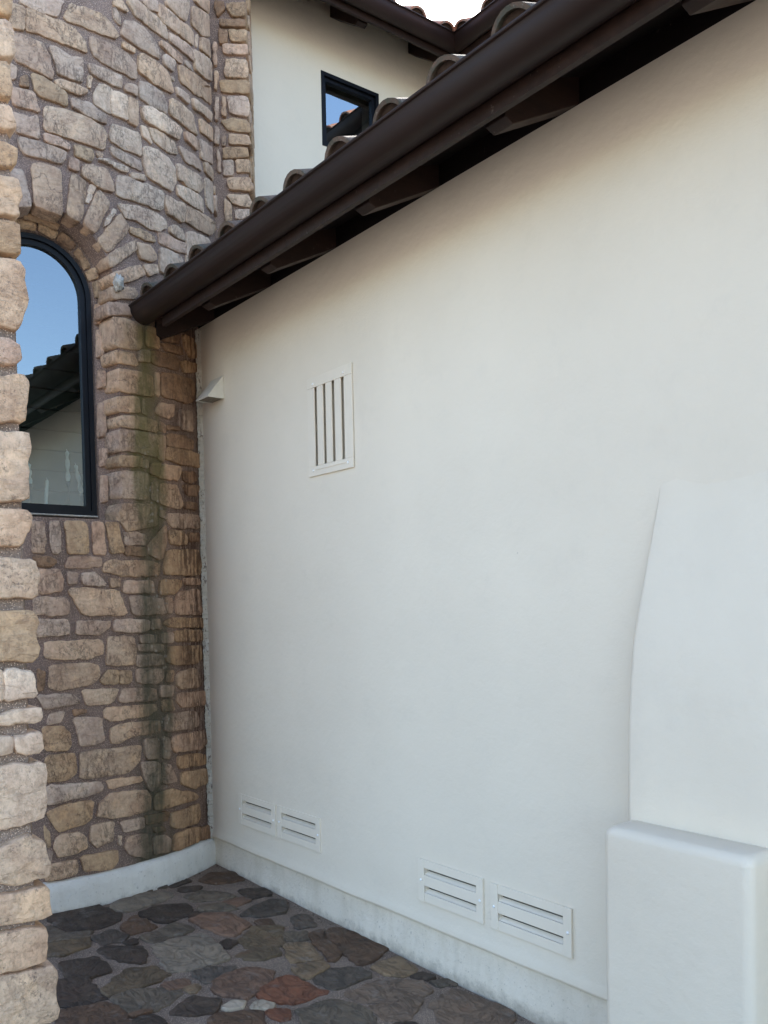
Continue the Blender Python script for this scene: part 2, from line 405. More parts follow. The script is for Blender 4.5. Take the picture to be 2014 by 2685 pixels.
TOWER = '''
A g 240 0 800 0 720 200 560 165 330 70
A b 80 5 150 20 310 85 305 370 140 325 80 290
A b 325 85 570 190 760 260 950 370 1060 520 1085 655 860 560 640 480 400 385 325 375
A p 120 390 330 440 540 540 610 700 660 900 650 1000 440 860 200 750
A g 620 570 700 590 880 690 1030 720 1035 1010 960 1000 720 910 690 780
N g 565 225 680 265 790 335 845 400 850 495 740 440 640 385 590 350 563 270
N b 395 100 440 22 520 45 620 80 690 140 735 215 715 240 600 200 520 160 420 130
A g 130 780 220 830 190 960 140 980
A d 260 960 340 930 370 1080 250 1060
A t 390 900 560 960 830 1160 835 1310 500 1190 440 1100
A b 690 1000 760 990 950 1040 1100 1130 1000 1180 720 1070
A p 120 1080 430 1140 500 1385 170 1300
A g 1100 775 1300 860 1500 940 1535 1000 1510 1075 1400 1050 1150 920
A w 1100 950 1145 950 1125 1085 1100 1080
A w 1230 1040 1310 1060 1390 1110 1400 1220 1390 1420 1170 1290 1180 1150
N w 705 560 750 575 790 600 800 640 795 745 700 705 690 620
A b 550 1320 870 1370 1130 1480 1280 1580 1335 1680 1290 1860 1000 1760 580 1620 550 1560
A g 890 1215 1110 1270 1330 1450 1330 1540 1100 1440 900 1320
A g 150 1380 380 1460 470 1440 500 1720 190 1640
A g 230 1705 500 1760 820 1880 820 1960 770 2030 300 1910 240 1800
A p 555 1650 740 1710 870 1800 870 1860 640 1790 560 1740
A t 930 1790 1160 1870 1175 1950 1135 2010 940 1930
A p 890 1950 990 1990 975 2120 860 2080
N w 690 800 700 770 760 790 870 830 885 970 760 920 690 870
A b 1210 1880 1290 1910 1270 1950 1210 1930
N w 610 985 680 995 800 1040 800 1065 760 1060 700 1025
N g 685 910 760 940 880 1010 880 1060 790 1020 700 960
N w 815 1070 900 1090 905 1120 820 1105
B b 0 0 90 0 165 140 0 55
B g 0 80 70 190 75 290 0 210
B w 150 0 260 0 400 120 590 270 625 460 440 330 250 180
B g 310 0 500 0 520 130 400 110
B g 130 225 310 290 440 430 540 640 510 665 300 550 90 400 110 310
B w 520 40 620 110 745 230 750 395 570 260 515 180
B b 755 240 830 280 910 370 910 520 755 405
B w 600 0 860 0 860 100 825 240 740 190 610 60
B b 920 0 1090 0 1090 160 1000 80
B b 900 70 1080 180 1095 420 1010 410 895 280
B g 635 370 800 470 915 590 910 700 640 470
B p 535 475 620 500 790 670 780 725 700 680 540 520
B b 105 475 240 550 240 610 100 530
B g 590 615 700 700 685 830 575 720
B w 940 400 960 400 950 540 930 530
B b 1010 430 1095 460 1105 660 1000 570
B w 915 570 1050 640 1120 730 1120 930 1040 890 935 790
B b 290 610 420 660 600 800 640 880 690 1050 660 1065 450 950 280 800
B g 820 690 890 750 905 820 815 740
B b 740 740 960 880 1110 1010 1115 1200 920 1070 760 930
B w 650 870 690 890 690 925 660 910
B g 720 985 860 1100 870 1200 740 1090
B g 290 920 420 970 560 1080 600 1200 600 1295 440 1220 300 1120
B g 140 960 190 950 265 990 270 1100 130 1020
B b 660 1120 760 1180 900 1310 960 1555 820 1450 640 1300
B w 910 1120 1000 1190 1120 1300 1115 1400 920 1230
B w 330 1215 400 1215 560 1300 780 1480 750 1600 560 1500 340 1360
B b 170 1110 275 1160 270 1450 175 1390
B b 985 1360 1130 1480 1130 1620 1000 1510
B w 315 1440 370 1450 440 1650 330 1560
B w 400 1450 560 1530 690 1640 725 1770 600 1730 460 1610
B p 820 1500 960 1590 965 1730 830 1600
B g 970 1590 1125 1700 1130 1880 1000 1810
B g 740 1670 880 1750 970 1830 1005 1960 820 1850
D w 345 10 480 50 620 150 690 260 705 430 665 530 520 440 390 350 340 200
D w 725 215 840 270 1000 370 1030 480 980 550 850 480 740 380
D b 1035 190 1100 240 1135 300 1140 420 1050 310
D w 1040 375 1130 430 1135 800 1060 690
D w 190 335 230 315 355 370 355 410 200 370
D w 45 345 150 360 320 440 380 450 560 545 565 720 520 750 300 660 30 570 30 450
D w 725 460 830 490 1020 610 1035 780 870 680 730 570
D w 600 575 650 600 670 620 815 680 800 890 630 790 595 690
D w 40 670 300 710 480 780 590 870 600 940 520 985 400 950 240 850 130 830
D b 820 710 950 760 1130 870 1180 920 1100 1035 950 960 805 870
D g 1150 580 1230 600 1250 860 1220 900 1160 740
D b 1150 470 1215 500 1225 580 1150 560
D w 640 940 700 920 790 980 825 1100 720 1060 645 990
D t 180 940 300 960 460 1050 475 1115 350 1080 190 1010
D p 515 1000 600 1020 730 1100 820 1130 825 1250 650 1180 520 1120
D w 840 1000 900 995 1080 1080 1100 1120 1000 1260 850 1400 835 1280
D b 255 1110 430 1160 490 1270 490 1310 430 1335 300 1290
D w 535 1180 620 1200 760 1270 800 1330 720 1430 640 1500 530 1440
D b 345 1370 490 1370 515 1460 400 1500
C b 1040 240 1330 290 1400 450 1415 575 1270 550 1030 380
C w 1120 490 1195 510 1150 600 1100 595
C w 1100 610 1150 620 1110 730 1060 710
C w 1410 790 1455 820 1340 985 1295 1020 1320 930
E t 850 340 1000 380 1005 620 845 580
E g 770 650 900 640 905 775 760 770
E d 910 640 1180 690 1250 760 1240 880 1080 840 920 790
E t 1300 450 1420 500 1470 600 1460 730 1390 720 1330 600
E d 1040 540 1280 610 1290 690 1100 640
E d 1040 440 1260 460 1250 560 1050 520
E t 1270 770 1460 800 1470 900 1310 905
E g 960 910 1010 920 1000 1190 950 1160
E d 1040 910 1200 920 1430 1010 1430 1230 1350 1280 1040 1190
E g 800 1230 840 1230 840 1420 790 1400
E p 1010 1270 1190 1300 1180 1430 1130 1465 960 1400
E g 1270 1360 1410 1380 1420 1610 1275 1590
E p 1010 1510 1080 1540 1090 1640 1005 1600
E d 1110 1540 1250 1570 1240 1600 1110 1590
X p 417 1138 435 1142 435 1172 429 1210 414 1202
E d 1110 1640 1300 1670 1420 1730 1410 1840 1100 1790
G g 710 260 780 260 785 350 700 350
G t 1010 100 1290 150 1410 200 1420 350 1200 310 990 240
G d 820 290 930 300 920 450 820 430
G b 940 320 1170 340 1190 380 1140 495 1060 490 900 460
G d 1200 400 1350 410 1370 500 1300 540 1200 500
G b 920 540 1120 560 1160 660 1205 800 1170 845 920 790
G g 820 540 900 530 910 790 820 740
G d 1200 560 1400 570 1375 690 1250 680
G d 1235 760 1370 780 1370 860 1235 840
G g 920 850 990 880 1000 970 910 940
G g 1010 900 1300 920 1400 940 1410 1080 1080 1080 1020 980
G g 490 1140 640 1130 760 1160 740 1290 500 1280
G d 520 1300 740 1310 765 1425 510 1400
G p 990 1040 1000 1250 960 1440 920 1460 780 1400 780 1280 900 1150
G t 1030 1100 1200 1120 1260 1210 1240 1280 1060 1270
G d 1280 1140 1390 1150 1400 1230 1290 1240
G t 1010 1350 1390 1345 1425 1530 1400 1650 990 1640 980 1560
G b 350 1465 450 1480 700 1470 910 1510 915 1660 480 1660 240 1600 260 1500
G b 315 1685 440 1690 460 1790 335 1785
G g 490 1720 840 1720 860 1860 480 1860
G t 930 1710 1200 1710 1190 1770 1100 1880 920 1880
G p 1230 1690 1390 1690 1410 1760 1240 1760
X p 470 1552 523 1545 533 1610 468 1612 461 1580
G p 105 1010 240 1010 270 1395 120 1395
G t 270 1005 420 1015 440 1180 490 1370 330 1380 310 1180
F g 390 310 530 310 550 500 540 690 390 680
F g 610 310 720 310 740 660 700 700 640 690 610 500
F t 790 305 1050 310 1090 690 830 705 810 500
F d 400 730 600 730 690 790 620 855 450 840
F p 830 745 1060 735 1230 750 1220 850 1000 870 780 860
F p 455 895 720 890 765 990 760 1150 520 1185 470 1150
F g 820 920 940 930 940 1060 830 1060
F g 990 930 1160 920 1290 1060 1270 1085 1010 1075
F b 820 1115 1430 1135 1550 1440 1000 1445
F g 400 1230 780 1225 840 1310 840 1430 600 1450 420 1420
F g 440 1495 810 1500 850 1600 840 1670 440 1710
F g 930 1510 1330 1515 1330 1580 1200 1680 930 1670
F b 545 1770 1240 1740 1255 1900 1100 1965 700 1975 540 1950
H g 380 350 600 340 800 360 790 470 700 500 360 480
H g 550 60 840 70 960 110 1000 270 600 285
H p 1000 80 1080 90 1070 265 1015 265
H g 830 340 930 340 940 455 820 455
H t 1060 325 1480 330 1475 435 1050 430 960 390
H t 1100 480 1430 475 1440 600 1120 605
H g 950 500 1085 510 1080 620 950 620
H g 680 540 890 520 880 625 700 625
H b 300 560 480 540 600 560 640 700 620 880 400 900 280 880
H g 660 645 960 645 965 725 670 725
H t 1040 670 1430 660 1440 800 1380 870 1120 890 1010 850
H g 650 770 950 770 970 890 650 905
H g 650 940 960 940 970 1040 900 1110 645 1110
H t 200 1080 300 960 430 960 420 1120 250 1120
H t 445 965 590 965 585 1080 540 1110 440 1115
H b 1010 960 1095 960 1085 1095 990 1090
H b 1140 1000 1280 930 1360 940 1420 1090 1400 1160 1200 1180 1130 1130
H g 930 1140 1100 1150 1080 1270 930 1280
X b 215 1810 311 1806 302 1835 288 1845 240 1850 227 1848
H g 470 1180 870 1180 890 1320 430 1340
H p 1140 1240 1460 1200 1480 1370 1200 1405 1130 1330
H b 940 1320 1070 1315 1100 1440 950 1450
H b 290 1410 480 1395 880 1370 890 1430 800 1500 330 1570 250 1530 250 1450
H g 990 1500 1230 1455 1370 1460 1395 1540 1380 1640 980 1700
H b 320 1660 470 1600 920 1560 930 1690 600 1750 400 1850 330 1830
H p 1130 1740 1250 1720 1470 1690 1490 1830 1430 1900 1130 1945 1070 1880 1070 1790
H g 740 1790 890 1780 920 2020 770 2030
H g 960 1760 1040 1780 1060 1950 1040 2020 960 2020
I b 270 240 800 195 930 240 945 380 850 480 480 565 330 570 245 520
I d 90 270 200 320 190 440 180 560 110 580
I g 90 640 590 625 660 700 665 740 200 840
I d 590 840 760 830 770 880 600 915
I g 270 890 480 855 410 1010 230 1040
I t 160 1070 450 1065 530 1150 555 1310 500 1380 200 1400
I g 600 950 960 940 1010 1240 900 1300 680 1330 650 1150
I t 210 1500 260 1460 600 1430 620 1500 630 1700 500 1800 220 1810
I b 680 1440 850 1390 1230 1350 1510 1320 1490 1510 1400 1640 1280 1700 680 1780
X g 124 2060 265 2051 272 2063 270 2076 190 2096 122 2111
I b 1030 1800 1500 1740 1530 1800 1070 1910
J g 690 450 880 450 930 480 935 700 880 780 800 800 740 640
J g 950 460 1060 490 1130 680 990 720 945 700
J t 1150 390 1330 350 1480 360 1485 480 1280 500 1170 530 1140 470
J t 1190 580 1480 530 1500 700 1340 775 1200 720
J b 340 830 760 790 815 880 810 1030 500 1110 330 1130 160 1110 200 960
J t 860 850 1050 770 1200 810 1280 800 1395 860 1390 890 855 1040
J g 450 1180 730 1120 735 1245 490 1300
J d 750 1105 1020 1055 1015 1160 755 1205
J t 1060 1070 1200 1040 1400 950 1420 1100 1380 1190 1150 1250 1065 1230
J w 420 1340 465 1350 450 1450 425 1440
J g 520 1370 650 1330 810 1330 825 1560 770 1620 560 1570 510 1480
J g 860 1360 990 1330 1060 1390 1050 1530 850 1570
J d 860 1250 970 1230 1000 1280 870 1310
J t 1110 1330 1340 1240 1420 1260 1400 1410 1080 1530
J d 1430 1240 1520 1220 1530 1370 1420 1400
K t 210 640 480 540 820 490 790 740 380 900 340 870
K b 790 820 920 780 1080 770 1075 1000 940 1050 850 1100 770 1000
K b 330 980 420 930 640 905 720 970 730 1100 600 1170 360 1230 315 1100
K t 170 800 240 900 260 1080 220 1090
K t 650 1220 1120 1130 1135 1270 1040 1370 700 1400
K b 200 1340 600 1250 615 1430 200 1540
K g 230 1130 280 1160 270 1270 240 1280
'''
QUOIN = '''
C g 120 300 290 310 385 700 375 760 200 775
C b 400 235 480 215 650 260 760 310 780 880 640 835 435 755
C b 895 345 1075 460 1010 960 830 865
C b 1235 550 1375 710 1180 1105 1045 960
C b 1490 850 1600 1020 1560 1110 1345 1345 1222 1190
X b 285 669 356 628.5 359 653 290 703
X b 287 718 366 694 384 718 352 733 302 747
X b 293 751 352 755 364 772 355 783 295 782
E p 380 50 640 80 690 215 540 200 385 215
E b 440 240 620 265 780 320 800 600 760 630 470 585
E b 455 645 690 680 750 800 720 825 470 770
E b 505 860 680 880 860 920 930 960 940 1190 800 1180 530 1120
E b 485 1195 760 1200 775 1390 490 1370
E b 530 1425 860 1450 990 1500 980 1620 830 1600 540 1550
E g 520 1600 700 1610 990 1660 980 1930 720 1860 520 1840
G t 435 200 690 220 710 270 700 345 435 335
G g 440 385 780 420 790 700 730 740 470 710 460 520
G b 480 790 700 790 880 800 885 1050 540 1120 440 1000 430 880
'''
PIER = '''
B d 1150 0 1250 10 1260 90 1180 180 1145 60
B t 1285 30 1480 20 1490 175 1350 175 1290 80
B d 1200 210 1480 220 1500 300 1210 280
B d 1185 320 1285 340 1290 480 1200 490
B t 1300 330 1490 340 1500 475 1340 465
B p 1245 500 1505 505 1510 615 1245 605
B b 1280 680 1360 665 1510 690 1520 880 1270 870 1255 800
B t 1200 920 1500 910 1530 960 1525 1065 1220 1045
B g 1290 1095 1510 1100 1530 1250 1520 1330 1320 1290
B b 1230 1100 1270 1110 1275 1330 1235 1310
B t 1215 1380 1350 1355 1500 1370 1545 1420 1545 1510 1400 1500 1300 1480
B b 1320 1530 1530 1550 1550 1650 1310 1640
B p 1225 1555 1270 1555 1270 1660 1230 1660
B t 1240 1690 1510 1685 1520 1790 1240 1810
D g 1240 180 1355 165 1360 335 1250 340
D b 1390 170 1535 175 1540 310 1400 305
D b 1290 380 1540 365 1570 490 1540 520 1320 500
D b 1290 570 1540 565 1565 700 1510 715 1350 660
D g 1380 750 1540 730 1555 790 1440 850 1390 840
D b 1255 610 1330 670 1350 860 1270 880
B p 1130 480 1165 480 1170 740 1130 740
B b 1150 810 1185 820 1165 1010 1145 1000
B g 1160 1100 1190 1110 1185 1370 1150 1370
B g 1150 1440 1190 1450 1195 1640 1145 1640
D g 1180 40 1215 160 1210 310 1180 280
'''
PILLAR = '''
A t -300 -40 140 -40 140 190 -300 80
A b -300 240 110 250 200 640 170 690 -300 650
A t -300 720 120 790 150 1100 130 1190 -300 1080
A b -300 1240 155 1310 200 1500 200 1560 -300 1530
A t -300 1650 245 1810 235 2030 -300 1990
C b -300 310 220 400 255 640 240 870 -300 790
C t -300 880 220 980 265 1200 250 1330 -300 1290
Y b -300 300 230 370 300 470 320 760 270 1080 220 1130 -300 1080
Y p -300 1180 160 1290 260 1340 240 1490 200 1560 -300 1500
Z b -160 465 160 465 190 510 190 700 170 760 -160 785
Z b -160 850 185 850 205 930 195 1030 190 1310 -160 1300
Z b -160 1370 185 1375 208 1400 195 1520 160 1600 -160 1610
Z b -160 1700 200 1700 245 1720 262 1960 -160 1940
U t -160 245 225 250 240 300 248 570 -160 570
U w -160 640 30 640 32 830 -160 840
U w 40 640 220 640 245 800 42 832
U w -160 940 270 880 285 930 270 960 -160 1010
U w -160 1095 90 1065 95 1175 -160 1200
U w 100 1060 270 1040 285 1130 250 1170 108 1176
U w -160 1275 290 1230 305 1400 280 1600 -160 1700
U b -160 1850 0 1790 180 1700 290 1750 320 1870 320 1960 100 2020 -160 1990
W b -100 1710 190 1640 210 1660 210 1760 -100 1830
W b -100 1860 195 1810 200 1880 190 1950 -100 2030
W b -100 2060 220 1965 240 2000 245 2212 -100 2240
'''
FLOOR = '''
L k 60 390 240 345 390 330 470 350 565 395 540 425 400 480 260 510 180 490 70 430
L k 680 375 830 320 990 308 1030 345 1020 380 880 435 830 440 700 395
L n 550 470 650 395 780 465 760 490 620 515
L s 375 540 500 495 600 530 560 560 440 580
L k 560 570 650 545 665 575 620 585
L y 690 540 800 505 860 535 820 570 730 565
L y 800 495 930 440 1040 480 1020 500 880 535
L q 1010 420 1110 382 1260 372 1420 455 1300 530 1200 510 1080 450
L k 1000 400 1060 375 1095 378 1040 402
L l 760 590 1080 510 1180 570 1280 680 1060 750 880 770 800 650
L k 410 620 500 600 690 600 725 650 700 710 560 700 470 670
L k 140 715 390 670 490 765 330 810 200 800
L o 70 590 200 560 340 550 340 590 160 660 70 660
L k 130 830 310 800 460 940 280 1000 130 990
L o 430 900 600 745 790 730 870 780 800 830 500 930
L n 130 1040 440 970 560 1020 620 1150 130 1150
L q 830 860 1000 815 1010 860 870 890
L y 490 950 650 895 830 880 960 905 900 960 780 1030 620 1050 560 1000
L c 980 880 1060 850 1090 870 1040 910
L k 885 1045 1020 940 1220 965 1180 1030 1060 1060
L q 1160 890 1210 810 1400 740 1580 760 1540 850 1400 950 1230 930
L u 1040 790 1150 740 1330 730 1220 830 1120 835
L k 1220 570 1270 545 1325 570 1280 615
L o 1350 560 1440 470 1620 470 1650 590 1400 605
L n 1455 435 1540 420 1590 460 1490 460
L s 1360 390 1440 330 1560 280 1659 290 1659 370 1500 400
L o 1330 660 1440 612 1600 612 1620 650 1500 690 1400 680
L y 990 260 1080 225 1230 235 1310 265 1150 290 1040 295
L k 935 220 970 197 1090 200 1060 220 960 232
L l 490 320 700 240 880 235 900 260 720 330 590 370 500 345
L k 880 190 1000 150 1020 160 900 200
L n 1090 160 1150 110 1300 100 1380 150 1200 180
L q 1240 290 1360 270 1430 290 1300 330
L k 1340 220 1500 210 1560 250 1420 280
L i 1245 1010 1300 960 1390 965 1370 1010 1270 1020
L i 1430 1010 1480 970 1590 995 1550 1020
L n 1150 1090 1210 1050 1500 1025 1510 1130 1150 1130
L k 620 1110 770 1060 840 1110 800 1140 640 1140
L n 600 1060 690 1035 770 1030 640 1075
L y 1080 335 1220 312 1340 340 1250 358 1100 355
L y 60 455 180 510 350 500 330 540 70 570
L y 640 215 760 190 860 195 700 235
M r 60 590 110 530 230 465 460 565 270 630 180 625
M c 220 280 350 280 430 370 260 390 230 350
M c 245 430 430 380 475 415 340 490
M n 350 230 435 203 445 250 540 345 490 385 400 290
M n 455 210 520 187 600 210 800 310 750 370 650 405 560 340 470 260
M s 380 490 480 430 640 430 710 465 500 550
M c 720 420 870 360 990 430 900 475 800 455
M e 570 570 740 500 1000 500 1060 560 1030 585 780 625 650 620
M e 690 650 800 635 1020 597 920 720 790 725
M e 1070 630 1200 550 1500 670 1560 690 1480 790 1150 760 1080 670
M y 300 670 500 610 700 660 740 760 330 760
M r 135 680 240 665 248 720 150 715
M k 940 470 1000 455 1090 480 1040 490
M y 1050 500 1150 485 1210 520 1110 525
M s 250 130 340 110 390 180 290 190
M y 210 230 340 215 350 260 230 265
M k 860 745 960 735 1000 790 870 790
M e 1060 750 1140 770 1150 800 1060 800
'''


# ------------------------------------------------------------------ ground
def gz(x, y): return -.016*max(-1., min(6., x))
patio = empty('patio', (2.5, -1.5, 0), None, None); patio['kind'] = 'structure'
g = MB(); nx, ny = 24, 16
xs = [-2.5+i*.45 for i in range(nx+1)]; ys = [-4.2+j*.28 for j in range(ny+1)]
g.v = [(x, y, gz(x, y)) for y in ys for x in xs]; g.f = [(j*(nx+1)+i, j*(nx+1)+i+1, (j+1)*(nx+1)+i+1, (j+1)*(nx+1)+i) for j in range(ny) for i in range(nx)]
g.build('grout_bed', m_grout, patio)
gd = MB(); gd.add([(-600, -600, -.13), (600, -600, -.13), (600, 600, -.13), (-600, 600, -.13)], [(0, 1, 2, 3)])
tag(gd.build('ground', m_paver), kind='structure')
FC = dict(k=(.060, .046, .038), n=(.105, .068, .047), s=(.085, .074, .067), y=(.125, .108, .09), q=(.17, .112, .086), l=(.21, .19, .165),
          o=(.12, .094, .065), r=(.145, .064, .040), c=(.19, .145, .10), e=(.145, .112, .092), u=(.105, .094, .088), i=(.37, .345, .31))
def floor_map(u, v, d): return (u, v, gz(u, v)+d)
taken = []
def flag(poly, code):
    V, F = stone_mesh(poly, floor_map, random.uniform(.007, .012), .006, seg=.035, rnd=.06, jit=.008, inset=.006, wob=.004, grow=.0115)
    o = link('flagstone', mesh('flagstone', V, F), m_flag, patio, True)
    b = FC[code]; j = random.uniform(.88, 1.12); o.color = (b[0]*j*1.42, b[1]*j*1.20, b[2]*j*.95, 1)
for code, px in parse(FLOOR):
    pl = [on_plane(x, y, 2, 0) for x, y in px]
    pl = [on_plane(x, y, 2, gz(p.x, p.y)) for (x, y), p in zip(px, pl)]
    pl = [(p.x, min(p.y, -.006)) for p in pl]
    taken.append(pl); flag(pl, code)
# the same paving continues where the photograph does not reach
def inside(pt, poly):
    c = False; n = len(poly)
    for i in range(n):
        (x1, y1), (x2, y2) = poly[i], poly[i-1]
        if (y1 > pt[1]) != (y2 > pt[1]) and pt[0] < (x2-x1)*(pt[1]-y1)/(y2-y1)+x1: c = not c
    return c
def seen(x, y):
    d = Vector((x, y, gz(x, y)))-CAM; z = d.dot(fw)
    px, py = 1007+FPX*d.dot(rt2)/z, CYP-FPX*d.dot(up2)/z
    return z > 0 and 60 < px < 2100 and py < 2720
rg = random.Random(3)
jx = {}
def node(i, j):
    if (i, j) not in jx: jx[(i, j)] = (i*.36+rg.uniform(-.11, .11)+(.18 if j % 2 else 0), j*.27+rg.uniform(-.08, .08))
    return jx[(i, j)]
for i in range(-1, 15):
    for j in range(-14, 0):
        q = [node(i, j), node(i+1, j), node(i+1, j+1), node(i, j+1)]
        cx, cy = sum(p[0] for p in q)/4, sum(p[1] for p in q)/4
        q = [(cx+(p[0]-cx)*.88, cy+(p[1]-cy)*.86) for p in q]
        if any(p[1] > -.03 or seen(*p) or (p[0]-TC.x)**2+(p[1]-TC.y)**2 < (TR+.06)**2 for p in q+[(cx, cy)]): continue
        if 1.7 < cx < 2.6 and cy < -1.6: continue
        flag(q, rg.choice('kknssyeeoqr'))

# ------------------------------------------------------------------ stone tower
tower = empty('stone_tower', (TC.x, TC.y, 0), 'round tan fieldstone tower at the left with an arched window and a green stain', 'tower')
t = MB(); rs = []
NA = 120; Z0, Z1 = .10, 6.8
pr = []
for k in range(NA):
    a = 2*pi*k/NA; pr.append((TR*cos(a), TR*sin(a)))
n = NA
v = [(TC.x+x, TC.y+y, Z0) for x, y in pr]+[(TC.x+x, TC.y+y, Z1) for x, y in pr]
ri = (TR-.26)/TR
v += [(TC.x+x*ri, TC.y+y*ri, Z0) for x, y in pr]+[(TC.x+x*ri, TC.y+y*ri, Z1) for x, y in pr]
f = []
for i in range(n):
    j = (i+1) % n
    f += [(i, j, n+j, n+i), (2*n+j, 2*n+i, 3*n+i, 3*n+j), (i, 2*n+i, 2*n+j, j), (n+i, n+j, 3*n+j, 3*n+i)]
t.add(v, f)
WY, WZ, WR, WB = -1.0, 3.278, .297, 2.10            # arched window: centre, springing, radius, bottom
def arch(r, zb, n=28, e=0):
    return [(WY-r, zb)]+[(WY-r*cos(pi*i/n), WZ+r*sin(pi*i/n)) for i in range(n+1)]+[(WY+r, zb)]
def cutter(xr):
    c = MB(); R_ = [[(x, y, z) for y, z in arch(r, zb)] for x, r, zb in xr]; n = len(R_[0])
    vv = [p for r in R_ for p in r]; ff = [tuple(range(n))[::-1], tuple(range((len(R_)-1)*n, len(R_)*n))]
    for k in range(len(R_)-1):
        for i in range(n): ff.append((k*n+i, k*n+(i+1) % n, (k+1)*n+(i+1) % n, (k+1)*n+i))
    c.add(vv, ff); return c.build('cut', None)
body = t.build('mortar_wall', m_mortar, tower)
cu = cutter([(-.3, .28, WB-.01), (.09, .30, WB-.012), (.112, .312, WB-.02), (.14, .362, WB-.03), (.22, .388, WB-.035), (.5, .405, WB-.05)])
bool_cut(body, [cu])
def tower_stones(txt, deep):
    for code, px in parse(txt):
        h = random.uniform(.011, .022)
        big = max(x for x, y in px)-min(x for x, y in px)
        if big < 22: h *= .6
        pl = [on_cyl(x, y, TR+h*.9) for x, y in px]
        up_ = 1.0
        add_stone(tower, m_stone, pl, cyl_map, h, .128 if deep else .008, code, light=up_)
tower_stones(TOWER, False); tower_stones(QUOIN, True)
# thin edge stones set in the reveal beside the frame
def reveal_map(u, v, d):    # u: depth along x, v: z ; the right-hand reveal
    y = WY+.30+(u-.09)*.62
    return (u, y-d, v)
for z0, z1, u0, u1 in [(2.17, 2.32, .125, .15), (2.37, 2.47, .125, .15), (2.53, 2.72, .12, .15), (2.80, 2.9, .125, .155), (2.97, 3.12, .125, .15), (3.15, 3.26, .12, .15)]:
    add_stone(tower, m_stone, [(u0, z0), (u1, z0+.01), (u1, z1), (u0+.005, z1)], reveal_map, .010, .01, 'p', rnd=.1, jit=.002, inset=.004, wob=.002)
def arch_map(u, v, d):      # u: arc angle 0..pi from the right, v: x
    r = .30+(v-.09)*.62-d
    return (v, WY+r*cos(u/.33), WZ+r*sin(u/.33))
for a0, a1, v0, v1, c in [(.06, .30, .125, .155, 't'), (.36, .50, .115, .16, 't'), (.55, .85, .12, .145, 't'), (.92, 1.18, .12, .155, 'd'), (1.22, 1.5, .12, .15, 't'), (1.55, 1.9, .12, .15, 't'), (1.25, 1.75, .165, .185, 't'), (2, 2.5, .12, .155, 't')]:
    add_stone(tower, m_stone, [(a0*.33, v0), (a1*.33, v0+.005), (a1*.33, v1), (a0*.33, v1-.005)], arch_map, .010, .01, c, rnd=.1, jit=.002, inset=.004, wob=.002)
# filler stones on the unseen side of the tower, coursed
rg = random.Random(11)
z = .25
while z < 6.4:
    hh = rg.uniform(.09, .17); a = -2.0
    while a < -.46:
        ww = rg.uniform(.13, .30)/TR
        if not (a+ww > -.52):
            u0, u1 = a*TR, (a+ww)*TR-.022
            add_stone(tower, m_stone, [(u0, z+rg.uniform(0, .01)), (u1, z), (u1, z+hh-.022), (u0+.01, z+hh-.02)], cyl_map, .03, .008, rg.choice('bbtgp'), seg=.06)
        a += ww
    z += hh
# rounded skirting at the tower's foot, painted like the plinth
sk = MB(); prof = [(.0, -.12), (.052, -.12), (.050, .0), (.044, .10), (.034, .140), (.016, .158), (-.01, .162), (-.2, .163)]
def skp(a):
    e = noise.noise(Vector((a*9, 0, 3)))*.006
    return [(TC.x+(TR+d+e)*cos(a), TC.y+(TR+d+e)*sin(a), zz+noise.noise(Vector((a*14, zz*4, 1)))*.005) for d, zz in prof]
sk.sweep(skp, [R(-110+i*1.6) for i in range(97)])
tag(sk.build('skirting', m_skirt, tower, True), None)
# ragged white sealant down the joint between tower and stucco
ck = MB(); rg = random.Random(5); zz = .16; pts = []
while zz < 3.27:
    wdt = .004+.010*noise.noise(Vector((0, 0, zz*9)))+rg.uniform(-.006, .006); pts.append((zz, wdt, rg.uniform(-.004, .004))); zz += rg.uniform(.006, .016)
ck.sweep(lambda p: [(-.03, .02, p[0]), (-.012-p[1]*.5, -.020+p[2], p[0]), (.003+p[2], -.026-p[1]*.4, p[0]), (.012+p[1]*.6, -.012+p[2], p[0]), (.022+p[1]*.7, .006, p[0])], pts)
ck.build('sealant', m_seal, tower)
pb = MB(); me = bpy.data.meshes.new('mortar_patch'); bm = bmesh.new(); bmesh.ops.create_icosphere(bm, subdivisions=3, radius=1)
pc = Vector(cyl_map(*on_cyl(311, 743, TR+.03), .03))
for q in bm.verts:
    q.co = Vector((q.co.x*.026, q.co.y*.026, q.co.z*.045))*(1+.6*noise.noise(q.co*2.3)) + pc
bm.to_mesh(me); bm.free(); link('mortar_patch', me, m_caulk, tower, True)
# arched window
win = bpy.data.objects.new('arched_window', None); COL.objects.link(win); win.parent = tower; win.matrix_parent_inverse = parent_inv(tower)
def frame_ring(r0, r1, x0, x1, z0, z1):
    m = MB()
    def pf(p):
        (cy, sz, zb, k) = p
        return [(x, y, z_) for x, y, z_ in [(x0, *k(r0)), (x1, *k(r0)), (x1, *k(r1)), (x0, *k(r1))]]
    path = []
    ln = 28
    path.append((0, 0, 0, lambda r: (WY-r, z0 if r == r0 else z1)))
    for i in range(ln+1):
        path.append((0, 0, 0, lambda r, i=i: (WY-r*cos(pi*i/ln), WZ+r*sin(pi*i/ln))))
    path.append((0, 0, 0, lambda r: (WY+r, z0 if r == r0 else z1)))
    path.append(path[0])
    m.sweep(pf, path, closed=True, caps=False); return m
frame_ring(.298, .272, .055, .112, WB, WB+.026).build('frame', m_frame, win)
frame_ring(.272, .244, .06, .096, WB+.026, WB+.052).build('sash', m_frame, win)
gm = MB(); gm.add([(.075, y, z_) for y, z_ in arch(.246, WB+.05)], [tuple(range(31))]); gm.build('pane', m_glass, win)
